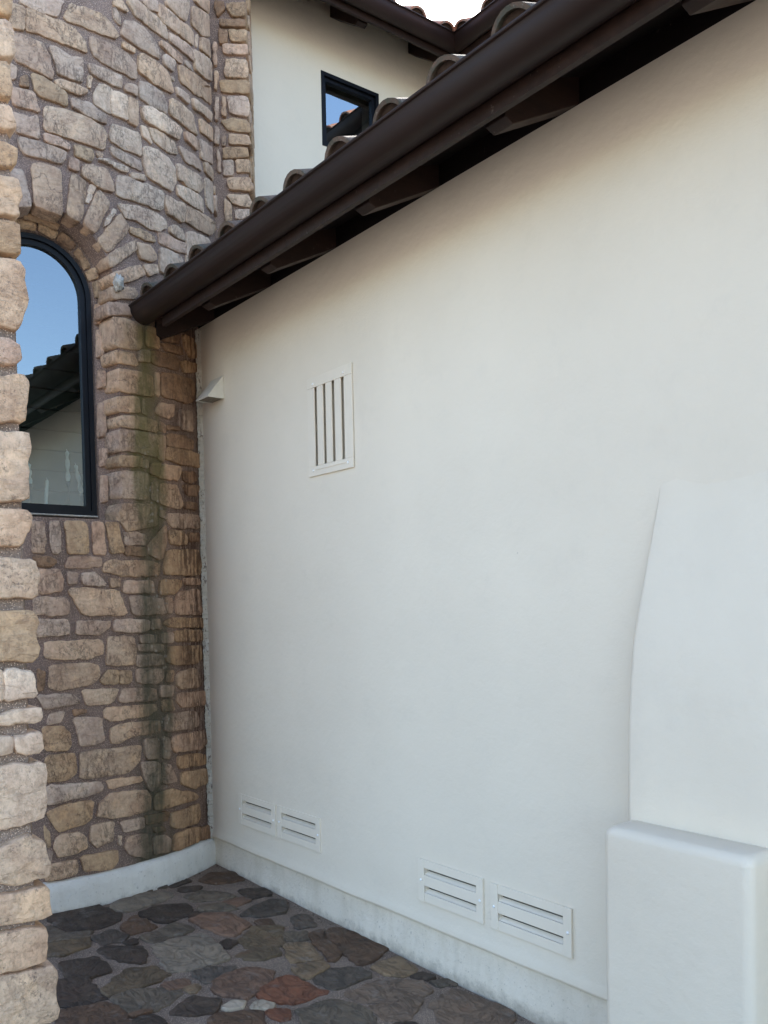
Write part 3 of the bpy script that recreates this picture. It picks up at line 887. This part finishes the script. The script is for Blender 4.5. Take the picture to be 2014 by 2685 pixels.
bd = MB(); bd.box((.085, WY-.30, WB-.010), (.118, WY+.302, WB-.001)); bd.build('sealant_bead', m_caulk, win, bevel=.003)
# room behind the arched window
room = MB()
for k in range(14):
    z0 = 1.95+k*.125; room.box((-.64-.006*(k % 2), -1.9, z0), (-.62, .05, z0+.117))
r_o = room.build('plank_wall', m_room, tower)
rb = MB(); rb.box((-.70, -2.0, 1.8), (-.655, .1, 3.9)); rb.box((-.64, -1.6, 1.9), (.02, -.25, 1.94)); rb.box((-.64, -1.6, 3.75), (.02, -.25, 3.8)); rb.box((-.64, -.02, 1.94), (-.25, .02, 3.75))
rb.build('room_backing', m_dark, tower)

def candle(px, ytop, ybot, twist, amp, label):
    x = -.12
    top = on_plane(px[0], ytop, 0, x); bot = on_plane(px[1], ybot, 0, x)
    root = empty('candlestick', (x, bot.y, 1.94), label, 'candlestick', 'candles behind the arched window')
    m = MB(); L = top.z-bot.z; nS = 40; r0 = .0092
    def pf(i):
        t_ = i/nS; zz_ = bot.z+L*t_; yy = bot.y+(top.y-bot.y)*t_; tp = 1 if t_ < .93 else max(.15, 1-(t_-.93)/.07*.85)
        o_ = []
        for k in range(12):
            a = 2*pi*k/12; rr = r0*(1+amp*cos(2*(a-t_*twist)))*tp if amp > .3 else r0*(1+amp*cos(4*(a-t_*twist)))*tp
            o_.append((x+rr*cos(a), yy+rr*sin(a), zz_))
        return o_
    m.sweep(pf, list(range(nS+1)), closed=True); m.build('candle', m_wax, root, True)
    wk = MB(); wk.sweep(lambda p: [(x+.0015*cos(k*2.1), top.y-p*.4+.0015*sin(k*2.1), top.z+p) for k in range(3)], [0, .005, .009], closed=True); wk.build('wick', m_wax, root)
    h = MB()
    h.sweep(lambda p: [(x+p[0]*cos(2*pi*k/14), bot.y+p[0]*sin(2*pi*k/14), p[1]) for k in range(14)],
            [(.035, 1.941), (.035, 1.946), (.004, 1.952), (.004, bot.z-.035), (.010, bot.z-.02), (.0145, bot.z+.004)], closed=True)
    h.build('holder', m_iron, root, True)
candle((124, 120), 1257, 1327, 30, .10, 'short white candle with a tight rope twist, leftmost behind the arched window')
candle((176, 179), 1182, 1264, 7.5, .42, 'tallest white spiral candle in the middle behind the arched window')
candle((198, 214), 1217, 1295, 7.5, .42, 'leaning white spiral candle nearest the right side of the arched window frame')
candle((76, 79), 1215, 1271, 7.5, .42, 'white candle half hidden behind the near stone pillar')

# ------------------------------------------------------------------ pier behind the tower
pA = Vector((-.395, .335)); pd = Vector((.54, .84)).normalized(); pn = Vector((pd.y, -pd.x)); PW = .232
pier = empty('stone_pier', (pA.x, pA.y, 3.9), 'narrow upright stone pier behind the tower beside the white upper wall', 'stone pier')
m = MB()
def pier_map(u, v, d): return (pA.x+pd.x*u+pn.x*d, pA.y+pd.y*u+pn.y*d, v)
m.prism([(-.12, 3.3), (PW-.008, 3.3), (PW-.008, 6.8), (-.12, 6.8)], pier_map, -.75, 0); m.build('mortar_core', m_mortar, pier)
def on_pier(x, y, off):
    d = ray(x, y); p0 = Vector((pA.x+pn.x*off, pA.y+pn.y*off, 0)); N = Vector((pn.x, pn.y, 0))
    p = CAM+d*((p0-CAM).dot(N)/d.dot(N)); return (p.x-pA.x)*pd.x+(p.y-pA.y)*pd.y, p.z
for code, px in parse(PIER):
    h = random.uniform(.02, .032); pl = [on_pier(x, y, h) for x, y in px]
    right = max(u for u, _ in pl) > PW-.05
    pl = [(u if u < PW-.04 else u+random.uniform(.0, .012), z_) for u, z_ in pl]
    add_stone(pier, m_stone, pl, pier_map, h, .13 if right else .008, code)
zz = 3.6
while zz < 6.6:      # courses on the pier's far flank, seen edge-on
    hh = random.uniform(.1, .2)
    fm = lambda u, v, d: (pA.x+pd.x*(PW+d-.01)-pn.x*u, pA.y+pd.y*(PW+d-.01)-pn.y*u, v)
    add_stone(pier, m_stone, [(.16, zz), (.40, zz), (.40, zz+hh-.02), (.16, zz+hh-.02)], fm, .025, .0, random.choice('btg'))
    zz += hh

# ------------------------------------------------------------------ near pillar
pil = empty('stone_pillar', (2.25, -2.3, 0), 'near pale tan stone pillar cut off by the left edge of the photo', 'pillar')
def edge_y(z_): return -1.722+.004*(3.2-z_)*0
PX = 2.45
def pil_map(u, v, d): return (PX+d+.03*(1-v/3.5), u, v)
def on_pil(x, y):
    p = on_plane(x, y, 0, PX+.03)
    p = on_plane(x, y, 0, PX+.03+.03*(1-p.z/3.5)); return p.y, p.z
m = MB(); vv = []
m.sweep(lambda z_: [(PX-.5, -5.2, z_), (PX+.03*(1-z_/3.5), -5.2, z_), (PX+.03*(1-z_/3.5), -1.765+.012*noise.noise(Vector((0, 0, z_*6))), z_), (PX-.04, -1.745, z_), (PX-.5, -1.745, z_)], [i*.1-.05 for i in range(46)], closed=True)  # lengthened out of view to block skylight from the courtyard
m.build('mortar_core', m_mortar2, pil)
for code, px in parse(PILLAR):
    pl = [on_pil(x, y) for x, y in px]
    add_stone(pil, m_stone2, pl, pil_map, random.uniform(.024, .034), .12, code, light=1.12, seg=.022, jit=.004, inset=.006, wob=.003)
zz = .02                   # rest of the face, its added unseen length, and the flank
while zz < 4.3:
    hh = random.uniform(.13, .24); u = -2.74
    for k in range(3):
        a_ = -2.76-k*.5; wv = random.uniform(.2, .3)
        add_stone(pil, m_stone2, [(a_-.5, zz), (a_-.5+wv-.025, zz), (a_-.5+wv-.025, zz+hh-.03), (a_-.5, zz+hh-.03)], pil_map, .028, .02, random.choice('tbp'), light=1.1, seg=.06)
        add_stone(pil, m_stone2, [(a_-.5+wv, zz), (a_-.02, zz), (a_-.02, zz+hh-.03), (a_-.5+wv, zz+hh-.03)], pil_map, .028, .02, random.choice('tbp'), light=1.1, seg=.06)
    if True:
        wv = random.uniform(.25, .42)
        add_stone(pil, m_stone2, [(-2.74, zz), (-2.74+wv, zz), (-2.74+wv, zz+hh-.03), (-2.74, zz+hh-.03)], pil_map, .028, .02, random.choice('tbp'), light=1.1)
        add_stone(pil, m_stone2, [(-2.71+wv, zz), (-2.16, zz), (-2.16, zz+hh-.03), (-2.71+wv, zz+hh-.03)], pil_map, .028, .02, random.choice('tbp'), light=1.1)
    fm = lambda u, v, d: (u, -1.745+d, v)
    add_stone(pil, m_stone2, [(PX-.16, zz), (PX-.46, zz), (PX-.46, zz+hh-.03), (PX-.16, zz+hh-.03)], fm, .012, .01, random.choice('tbg'))
    zz += hh

# ------------------------------------------------------------------ lower wing: stucco wall, plinth, buttress
wing = empty('stucco_wing', (3, 0, 0), 'low cream stucco wing with white plinth and dark overhanging tiled eave', 'house wing')
XE = 8.0
m = MB(); NXs, NZ = 90, 40
def wy(x, z_): return .004*noise.noise(Vector((x*1.1, 0, z_*1.1)))+(-.010 if z_ < .19 else 0)
xs = [-.03+(XE+.03)*i/NXs for i in range(NXs+1)]
zs = [.158, .166, .178, .20]+[.23+(3.28-.23)*j/NZ for j in range(NZ+1)]
lip = [.014, -.008, -.010, -.004]
V = [(x, (lip[j] if j < 4 else 0)+.004*noise.noise(Vector((x*1.1, 0, z_*1.1))), z_+(.006*noise.noise(Vector((x*3, 0, 0))) if j < 4 else 0)) for j, z_ in enumerate(zs) for x in xs]
nX = NXs+1
m.add(V, [(j*nX+i, j*nX+i+1, (j+1)*nX+i+1, (j+1)*nX+i) for j in range(len(zs)-1) for i in range(NXs)])
m.build('wall', m_stucco, wing, True)
m = MB(); m.box((-.03, .05, -.2), (XE, .3, 3.3)); m.box((-.03, .002, 3.268), (XE, .05, 3.277)); m.build('wall_core', m_stucco, wing)
m = MB(); V = []
pzs = [-.2, -.05, .0, .03, .07, .11, .15, .175]
for j, z_ in enumerate(pzs):
    for i in range(181):
        x = -.03+(XE+.03)*i/180; V.append((x, .012+.006*noise.noise(Vector((x*4, z_*9, 2)))+(-.006 if z_ < .04 else 0), z_))
m.add(V, [(j*181+i, j*181+i+1, (j+1)*181+i+1, (j+1)*181+i) for j in range(len(pzs)-1) for i in range(180)])
m.build('plinth', m_plinth, wing, True)
# buttress: body whose face leans back into the wall, standing on a block
def smooth_prof(pts, z_):
    for (a, b), (c, d) in zip(pts, pts[1:]):
        if z_ <= c: t_ = (z_-a)/(c-a); return b+(d-b)*t_
    return pts[-1][1]
BP = [(.80, -.128), (1.0, -.127), (1.15, -.123), (1.29, -.112), (1.40, -.099), (1.50, -.082), (1.60, -.062), (1.68, -.045), (1.74, -.032), (1.80, -.020), (1.87, -.006), (1.95, .003), (2.05, .012)]
bx0, bx1 = 3.225, 3.74
m = MB(); rc = .022
def brow(z_):
    y = smooth_prof(BP, z_); f = min(1, max(.05, (-y+.02)/.1)); r = rc*f+.004
    b0 = bx0+max(0, z_-1.45)*.1; pts_ = [(b0, .10)]
    for k in range(6): a = pi/2*k/5; pts_.append((b0+r-r*cos(a), y+r-r*sin(a)))
    for k in range(1, 8): pts_.append((b0+r+(bx1-b0-2*r)*k/8, y+.003*noise.noise(Vector((k*.5, z_*3, 1)))))
    for k in range(6): a = pi/2*k/5; pts_.append((bx1-r+r*sin(a), y+r-r*cos(a)))
    pts_.append((bx1, .10)); return [(x, yy, z_) for x, yy in pts_]
m.sweep(brow, [.80+i*.03 for i in range(41)]); m.build('buttress', m_stucco, wing, True)
m = MB(); ztop = .862
def block(z_):
    t_ = max(0, (z_-(ztop-.03))/.03); ins = .03*(1-sqrt(max(0, 1-t_*t_)))
    x0, x1, y = 3.236+ins, 3.738-ins, -.262+ins; r = .03
    pts_ = [(x0, .10)]
    for k in range(7): a = pi/2*k/6; pts_.append((x0+r-r*cos(a), y+r-r*sin(a)))
    for k in range(7): a = pi/2*k/6; pts_.append((x1-r+r*sin(a), y+r-r*cos(a)))
    pts_.append((x1, .10)); return [(x, yy, z_) for x, yy in pts_]
zl = [-.2+i*.1 for i in range(11)]+[ztop-.03+.03*sin(pi/2*k/6) for k in range(7)]
m.sweep(block, zl, closed=True); m.build('buttress_block', m_stucco, wing, True)

# ------------------------------------------------------------------ eaves, gutters, tiles
def eave(parent, org, along, out_, length, z_lip, z_wall, tiles, tmat, start=.3, rafters=(), rows=4, spacing=.2985, x_first=.455, left_end=True, pitch=.36, gut=.553, miter=0):
    """org: point on the wall line; along: unit vector along the wall; out_: unit vector away from it"""
    def P(s, d, z_): return (org[0]+along[0]*s+out_[0]*d, org[1]+along[1]*s+out_[1]*d, z_)
    def mi(s, d): return s + (d*miter if s == start and miter else 0)   # mitred start
    r = .074
    # trough
    m = MB(); cx_ = gut-r
    pr_ = [(cx_+(r+.006)*1.0+.004, .006), (cx_+r+.009, .0), (cx_+r+.002, -.006)] + [(cx_+r*cos(-pi*k/14), -.008+r*1.05*sin(-pi*k/14)) for k in range(15)]
    inn = [(d-(.004 if d > cx_ else -.004), z_+.003) for d, z_ in pr_[::-1]]
    loop = pr_+inn
    m.sweep(lambda s: [P(mi(s, d), d, z_lip+q) for d, q in loop], [start, length], closed=True)
    g_ = m.build('gutter', m_metal, parent, True)
    # rolled bead on the lip
    m = MB(); m.sweep(lambda s: [P(mi(s, gut), gut+.004+.007*cos(a_*pi/4), z_lip+.002+.007*sin(a_*pi/4)) for a_ in range(8)], [start, length], closed=True); m.build('gutter_lip', m_metal, parent, True)
    if left_end:
        m = MB(); m.prism([(d, q) for d, q in pr_[1:]], lambda u, q, d: P(start+d, u, z_lip+q), 0, .004); m.build('gutter_end_cap', m_metal, parent)
        m = MB(); m.sweep(lambda s: [P(start+.004+s, cx_+(r+.0035)*cos(-pi*k/14), z_lip-.008+(r+.0035)*1.05*sin(-pi*k/14)) for k in range(15)], [0, .012]); m.build('gutter_end_rim', m_metal, parent)
    # fascia + drip board
    m = MB(); fd = .405
    m.prism([(fd, z_lip-.118), (fd+.022, z_lip-.118), (fd+.022, z_lip+.03), (fd, z_lip+.03)], lambda u, q, d: P(mi(d, u), u, q), start+.13 if left_end else start, length); m.build('fascia', m_wood, parent)
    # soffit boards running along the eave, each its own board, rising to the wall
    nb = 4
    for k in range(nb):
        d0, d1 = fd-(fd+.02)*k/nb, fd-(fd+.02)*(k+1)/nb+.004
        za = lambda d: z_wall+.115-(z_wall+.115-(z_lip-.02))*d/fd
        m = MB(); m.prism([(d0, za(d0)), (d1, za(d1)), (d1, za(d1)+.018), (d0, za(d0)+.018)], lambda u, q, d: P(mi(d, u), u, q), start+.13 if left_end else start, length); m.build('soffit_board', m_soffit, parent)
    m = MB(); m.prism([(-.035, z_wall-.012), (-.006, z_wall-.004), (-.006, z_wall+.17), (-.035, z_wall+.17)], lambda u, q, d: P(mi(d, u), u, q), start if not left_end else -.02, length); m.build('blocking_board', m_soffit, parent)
    # rafter tails
    for s in rafters:
        m = MB(); hw = .045
        m.prism([(-.004, z_wall+.112), (-.004, z_wall+.004), (.325, z_lip-.112), (.362, z_lip-.098), (.362, z_lip-.008)], lambda u, q, d: P(s+d, u, q), -hw, hw)
        m.build('rafter_tail', m_wood, parent, bevel=.003)
    # roof deck
    z_d = z_lip+.012
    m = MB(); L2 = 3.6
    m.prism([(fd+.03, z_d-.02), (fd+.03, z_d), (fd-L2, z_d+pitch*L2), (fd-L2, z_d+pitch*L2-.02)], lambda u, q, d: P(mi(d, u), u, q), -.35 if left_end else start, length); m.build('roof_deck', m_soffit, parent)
    # barrel tiles: covers and pans, with a slight taper, laid in overlapping rows
    nT = int((length-x_first)/spacing)+1
    def tile_me(kind):
        tm = MB(); ra, rb_, th, Lt = (.098, .086, .014, .42) if kind == 'cap' else (.085, .095, .012, .42)
        def prf(t_):
            rr = ra+(rb_-ra)*t_; o_ = []
            sg = 1 if kind == 'cap' else -1
            for k in range(13):
                a = pi*k/12; o_.append((rr*cos(a), -t_*Lt, sg*rr*(.95 if kind == 'cap' else .42)*sin(a)))
            for k in range(12, -1, -1):
                a = pi*k/12; o_.append(((rr-th)*cos(a), -t_*Lt, sg*(rr-th)*(.93 if kind == 'cap' else .34)*sin(a)))
            return o_
        tm.sweep(prf, [0, .03, .5, 1], closed=True)
        if kind == 'cap':      # mortar plug that closes the tile's mouth
            tm.add([((ra-th*.8)*cos(pi*k/12), -.02, (ra-th*.8)*.93*sin(pi*k/12)) for k in range(13)], [tuple(range(13))])
        me_ = mesh('roof_tile_'+kind, tm.v, tm.f)
        b_ = bmesh.new(); b_.from_mesh(me_); bmesh.ops.recalc_face_normals(b_, faces=b_.faces); b_.to_mesh(me_); b_.free()
        me_.materials.append(tmat); me_.materials.append(m_plug)
        if kind == 'cap': me_.polygons[len(me_.polygons)-1].material_index = 1
        return me_
    mc, mp = tile_me('cap'), tile_me('pan')
    for me_ in (mc, mp):
        for p_ in me_.polygons: p_.use_smooth = len(p_.vertices) == 4
    ax = Vector((along[0], along[1], 0)); sl_ = Vector((-out_[0], -out_[1], pitch)).normalized(); nn = ax.cross(sl_)
    if nn.z < 0: nn = -nn
    for row in range(rows):
        dd = .36*row
        for k in range(nT):
            for kind, me_, dx, dz in (('cover_tile', mc, 0, .055), ('pan_tile', mp, spacing/2, .088)):
                if (tiles == 'caps' and kind != 'cover_tile'): pass
                s = x_first+spacing*k+dx+random.uniform(-.008, .008)
                if s > length: continue
                base = Vector(P(s, (.505 if kind == 'cover_tile' else .475)-0, z_lip+(-.004 if kind == 'cover_tile' else .02)))+sl_*dd+nn*(.012*(row > 0))
                if miter and s < (fd-dd)*miter*1.0+start+.05 and miter > 0: continue
                o = bpy.data.objects.new(kind, me_); COL.objects.link(o)
                rx = ax; ry = -sl_; rz = nn
                mw = Matrix((rx, ry, rz)).transposed()
                if mw.determinant() < 0: mw = Matrix((-rx, ry, rz)).transposed()
                mm = mw.to_4x4() @ Matrix.Rotation(random.uniform(-.02, .02), 4, 'Z'); mm.translation = base
                o.parent = parent; o.matrix_parent_inverse = Matrix.Identity(4); o.matrix_basis = world_of(parent).inverted() @ mm
                o.matrix_parent_inverse = Matrix.Identity(4)
    return g_
eave(wing, (0, 0), (1, 0), (0, -1), XE, 3.226, 3.28, 'both', m_tile, start=.300, rafters=[.16+.72*k+.0 for k in range(1)]+[.82, 1.43, 2.18, 2.92, 3.66, 4.4, 5.1, 5.8], rows=4)

# ------------------------------------------------------------------ upper storey
XU, YC = -.8, 2.92
ups = empty('upper_storey', (XU, 2, 3), 'tall white upper storey wall with a small dark window under a brown gutter', 'house')
m = MB(); m.box((XU-.25, .35, 3.0), (XU, YC+.2, 6.30)); wl = m.build('wall', m_stucco, ups)
c = MB(); c.box((XU-.5, 1.476, 5.144), (XU+.2, 2.036, 5.716)); bool_cut(wl, [c.build('cut', None)])
m = MB(); m.box((XU+.001, YC, 3.2), (1.9, YC+.2, 6.30)); m.build('wall', m_stucco, ups)
wn = bpy.data.objects.new('window', None); COL.objects.link(wn); wn.parent = ups; wn.matrix_parent_inverse = parent_inv(ups)
y0, y1, z0, z1 = 1.478, 2.034, 5.146, 5.714
def rect_frame(y0, y1, z0, z1, wd, x0, x1):
    m = MB(); m.box((x0, y0, z0), (x1, y1, z0+wd)); m.box((x0, y0, z1-wd), (x1, y1, z1)); m.box((x0, y0, z0+wd), (x1, y0+wd, z1-wd)); m.box((x0, y1-wd, z0+wd), (x1, y1, z1-wd)); return m
rect_frame(y0, y1, z0, z1, .028, XU-.07, XU+.004).build('frame', m_frame, wn)
rect_frame(y0+.028, y1-.028, z0+.028, z1-.028, .026, XU-.06, XU-.02).build('sash', m_frame, wn)
m = MB(); m.add([(XU-.04, y, z_) for y, z_ in ((y0+.05, z0+.05), (y1-.05, z0+.05), (y1-.05, z1-.05), (y0+.05, z1-.05))], [(0, 1, 2, 3)]); m.build('pane', m_glass2, wn)
m = MB(); m.box((XU-.24, y0-.05, z0-.05), (XU-.235, y1+.05, z1+.05)); m.build('unlit_room_sheet', m_dark, wn)  # dark sheet stands in for the unlit room behind the pane
ZL2 = 6.035
eave(ups, (XU, YC), (0, -1), (1, 0), 5.0, ZL2, 6.15, 'both', m_tile2, start=0.0, rafters=[.10+.78*k+.42 for k in range(4)], rows=2, x_first=.30, left_end=False, miter=1, pitch=.56)
eave(ups, (XU, YC), (1, 0), (0, -1), 2.9, ZL2, 6.15, 'both', m_tile2, start=0.0, rafters=[.95+.78*k for k in range(3)], rows=2, x_first=.30, left_end=False, miter=1, pitch=.56)
m = MB(); m.box((-.06, -.06, -.13), (.06, .06, .01)); m.v = [tuple(Matrix.Rotation(R(45), 4, 'Z') @ Vector(v_)+Vector((XU+.33, YC-.33, ZL2-.03))) for v_ in m.v]
m.build('corner_block', m_wood, ups)
# main roof mass behind (keeps the sun off the courtyard)
m = MB(); m.box((-7, .4, 2.9), (XU-.26, 8, 6.3)); m.box((-7, -1.2, -.1), (-2.55, .39, 6.3)); m.box((XU-.25, YC+.21, 0), (1.9, 9, 6.3)); m.box((1.9, YC+.21, 0), (XE, 9, 3.3)); m.build('rear_wall', m_stucco, ups)

# ------------------------------------------------------------------ vents
def hvent(x0, x1, z0, z1, label):
    root = empty('wall_vent', (x0, -.002, z0), label, 'vent', 'white louvred vents in the stucco wall')
    W_, H_ = x1-x0, z1-z0; s1 = .095*W_
    y0, y1 = -.010, -.001
    for a_, c2 in ((x0, x0+s1), (x1-s1, x1)):
        b = MB(); b.box((a_, y0, z0), (c2, y1, z1)); b.build('side_stile', m_vent, root, bevel=.0015)
    zt1, zt0 = z1-.20*H_, z1-.365*H_; zb1, zb0 = z1-.62*H_, z1-.785*H_
    y0b = y0+.0015
    for nm, a, c_ in (('top_rail', zt1, z1), ('slat', zb1, zt0), ('bottom_rail', z0, zb0)):
        b = MB(); b.box((x0+s1+.0006, y0b, a), (x1-s1-.0006, y1, c_)); b.build(nm, m_vent, root, bevel=.0015)
    for a, c_ in ((zt0, zt1), (zb0, zb1)):
        b = MB()      # hooded slope falling outward, with the slot's shade painted as a strip above it
        b.prism([(-.003, a+.001), (.013, a+(c_-a)*.50), (.014, a+(c_-a)*.42), (.002, a-.001)], lambda u, q, d: (d, u, q), x0+s1, x1-s1); b.build('louvre', m_vent, root)
        b = MB(); b.box((x0+s1, .0215, a+(c_-a)*.40), (x1-s1, .0222, a+(c_-a)*.74)); b.build('gap_shade_strip', m_gap, root)  # darker strip stands in for shade deep in the slot
    b = MB(); b.box((x0+.01, .0225, z0+.01), (x1-.01, .024, z1-.01)); b.build('backing', m_vent, root)
    b = MB(); b.box((x0+s1-.002, -.004, z0+.02), (x0+s1, .0225, z1-.02)); b.box((x1-s1, -.004, z0+.02), (x1-s1+.002, .0225, z1-.02)); b.build('inner_cheek', m_vent, root)
    for xx in (x0+s1*.5, x1-s1*.42):
        screw(root, xx, y0, (z0+z1)/2)
    return root
def screw(root, x, y, z_):
    b = MB(); b.sweep(lambda p: [(x+p[0]*cos(2*pi*k/10), y-p[1], z_+p[0]*sin(2*pi*k/10)) for k in range(10)], [(.0062, -.001), (.0062, .002), (.0045, .004), (.001, .005)], closed=True)
    b.build('screw', m_screw, root, True)
VW = []
VW.append((.370, .790, .314, .492, 'small low louvred vent nearest the stone corner, first of the left pair'))
VW.append((.817, 1.236, .316, .494, 'low louvred vent second from the stone corner, right one of the left pair'))
VW.append((2.020, 2.428, .272, .457, 'low louvred vent left one of the pair nearest the buttress'))
VW.append((2.473, 2.890, .270, .453, 'low louvred vent closest to the stepped white buttress'))
for a in VW: hvent(*a)
vx0, vx1, vz0, vz1 = 1.208, 1.594, 2.222, 2.711
vr = empty('wall_vent', (vx0, -.002, vz0), 'tall vent with four upright slots high on the stucco wall', 'vent', None)
fr_ = [(.155, .222), (.355, .422), (.552, .620), (.757, .828)]
y0, y1 = -.009, -.001; Wd, Hd = vx1-vx0, vz1-vz0
zt, zb = vz1-.105*Hd, vz0+.10*Hd
for a_, c2 in ((zt, vz1), (vz0, zb)):
    b = MB(); b.box((vx0, y0, a_), (vx1, y1, c2)); b.build('rail', m_vent, vr, bevel=.0015)
edges = [0]+[q for p in fr_ for q in p]+[1]
for k in range(0, len(edges), 2):
    b = MB(); b.box((vx0+edges[k]*Wd, y0+.0012, zb+.0005), (vx0+edges[k+1]*Wd, y1, zt-.0005)); b.build('slat', m_vent, vr, bevel=.0015)
for a, c_ in fr_:
    b = MB(); b.prism([(vx0+a*Wd-.004, .014), (vx0+c_*Wd, -.006), (vx0+c_*Wd+.004, -.003), (vx0+a*Wd-.004, .018)], lambda u, q, d: (u, q, d), zb, zt); b.build('louvre', m_vent, vr)
b = MB(); b.box((vx0+.01, .020, vz0+.01), (vx1-.01, .022, vz1-.01)); b.build('backing', m_vent, vr)
b = MB(); b.box((vx0+.07, y0-.003, vz0+.028), (vx1-.06, y0, vz0+.031)); b.build('drip_lip', m_vent, vr)
for sx, sz in ((.055, .455), (.32, .455), (.045, .028), (.345, .028)): screw(vr, vx0+sx, y0, vz0+sz)
# holes in the thin wall skin behind the vents
wo = [o for o in wing.children if o.name.startswith('wall') and 'core' not in o.name][0]
bm = bmesh.new(); bm.from_mesh(wo.data)
rects = [(a[0], a[1], a[2], a[3]) for a in VW]+[(vx0, vx1, vz0, vz1)]
for rc_ in rects:
    for co, no in (((rc_[0]+.012, 0, 0), (1, 0, 0)), ((rc_[1]-.012, 0, 0), (1, 0, 0)), ((0, 0, rc_[2]+.012), (0, 0, 1)), ((0, 0, rc_[3]-.012), (0, 0, 1))):
        bmesh.ops.bisect_plane(bm, geom=bm.verts[:]+bm.edges[:]+bm.faces[:], plane_co=co, plane_no=no)
kill = [f_ for f_ in bm.faces if any(r_[0]+.01 < f_.calc_center_median().x < r_[1]-.01 and r_[2]+.01 < f_.calc_center_median().z < r_[3]-.01 for r_ in rects)]
bmesh.ops.delete(bm, geom=kill, context='FACES'); bm.to_mesh(wo.data); bm.free()
for p_ in wo.data.polygons: p_.use_smooth = True

# ------------------------------------------------------------------ wall light
wl_ = empty('wall_light', (.23, 0, 2.8), 'small cream wedge shaped wall light beside the stone corner', 'wall light')
fx0, fx1, fz0, fz1, fd_ = .150, .303, 2.803, 2.932, -.104
b = MB()      # hood: sloping top and two triangular cheeks, open below
th = .004
b.prism([(-.001, fz1), (fd_, fz0), (fd_+.006, fz0), (-.001, fz1-.008)], lambda u, q, d: (d, u, q), fx0, fx1)
b.prism([(-.001, fz1-.002), (fd_, fz0), (-.001, fz0)], lambda u, q, d: (d, u, q), fx1-th, fx1+.0008)
b.prism([(-.001, fz1-.002), (fd_, fz0), (-.001, fz0)], lambda u, q, d: (d, u, q), fx0-.0008, fx0+th)
b.build('hood', m_lamp, wl_)
b = MB(); b.box((fx0+.01, fd_+.016, fz0-.004), (fx1-.01, -.004, fz0+.006)); b.build('lens', m_lens, wl_)
b = MB(); b.box((fx0-.001, fd_-.001, fz0-.006), (fx1+.001, fd_+.006, fz0+.001)); b.box((fx0-.001, fd_+.006, fz0-.006), (fx0+.006, -.002, fz0+.001)); b.box((fx1-.006, fd_+.006, fz0-.006), (fx1+.001, -.002, fz0+.001)); b.build('rim', m_lamp, wl_)

# grit and crumbs gathered along the foot of the walls
gr = MB(); rg = random.Random(21)
for k in range(520):
    if k < 380: x = rg.uniform(.02, 3.2); y = -.006-abs(rg.gauss(0, .028))
    elif k < 470: a = R(rg.uniform(-20, 38)); q = TR+.055+abs(rg.gauss(0, .02)); x, y = TC.x+q*cos(a), min(-.01, TC.y+q*sin(a))
    else: x, y = rg.uniform(.4, 2.6), rg.uniform(-1.3, -.1)
    z_ = gz(x, y)+.004; q = rg.uniform(.0015, .0055)*(1.6 if rg.random() < .08 else 1)
    v_ = [Vector((rg.uniform(-1, 1), rg.uniform(-1, 1), rg.uniform(-.3, .6))).normalized()*q*rg.uniform(.6, 1.2)+Vector((x, y, z_)) for _ in range(5)]
    gr.add(v_, [(0, 1, 2), (0, 2, 3), (0, 3, 4), (0, 4, 1), (1, 2, 3), (1, 3, 4)])
tag(gr.build('grit', flat_mat('grit', (.11, .085, .065), .95, .1, 0, .6, 90)), kind='stuff')
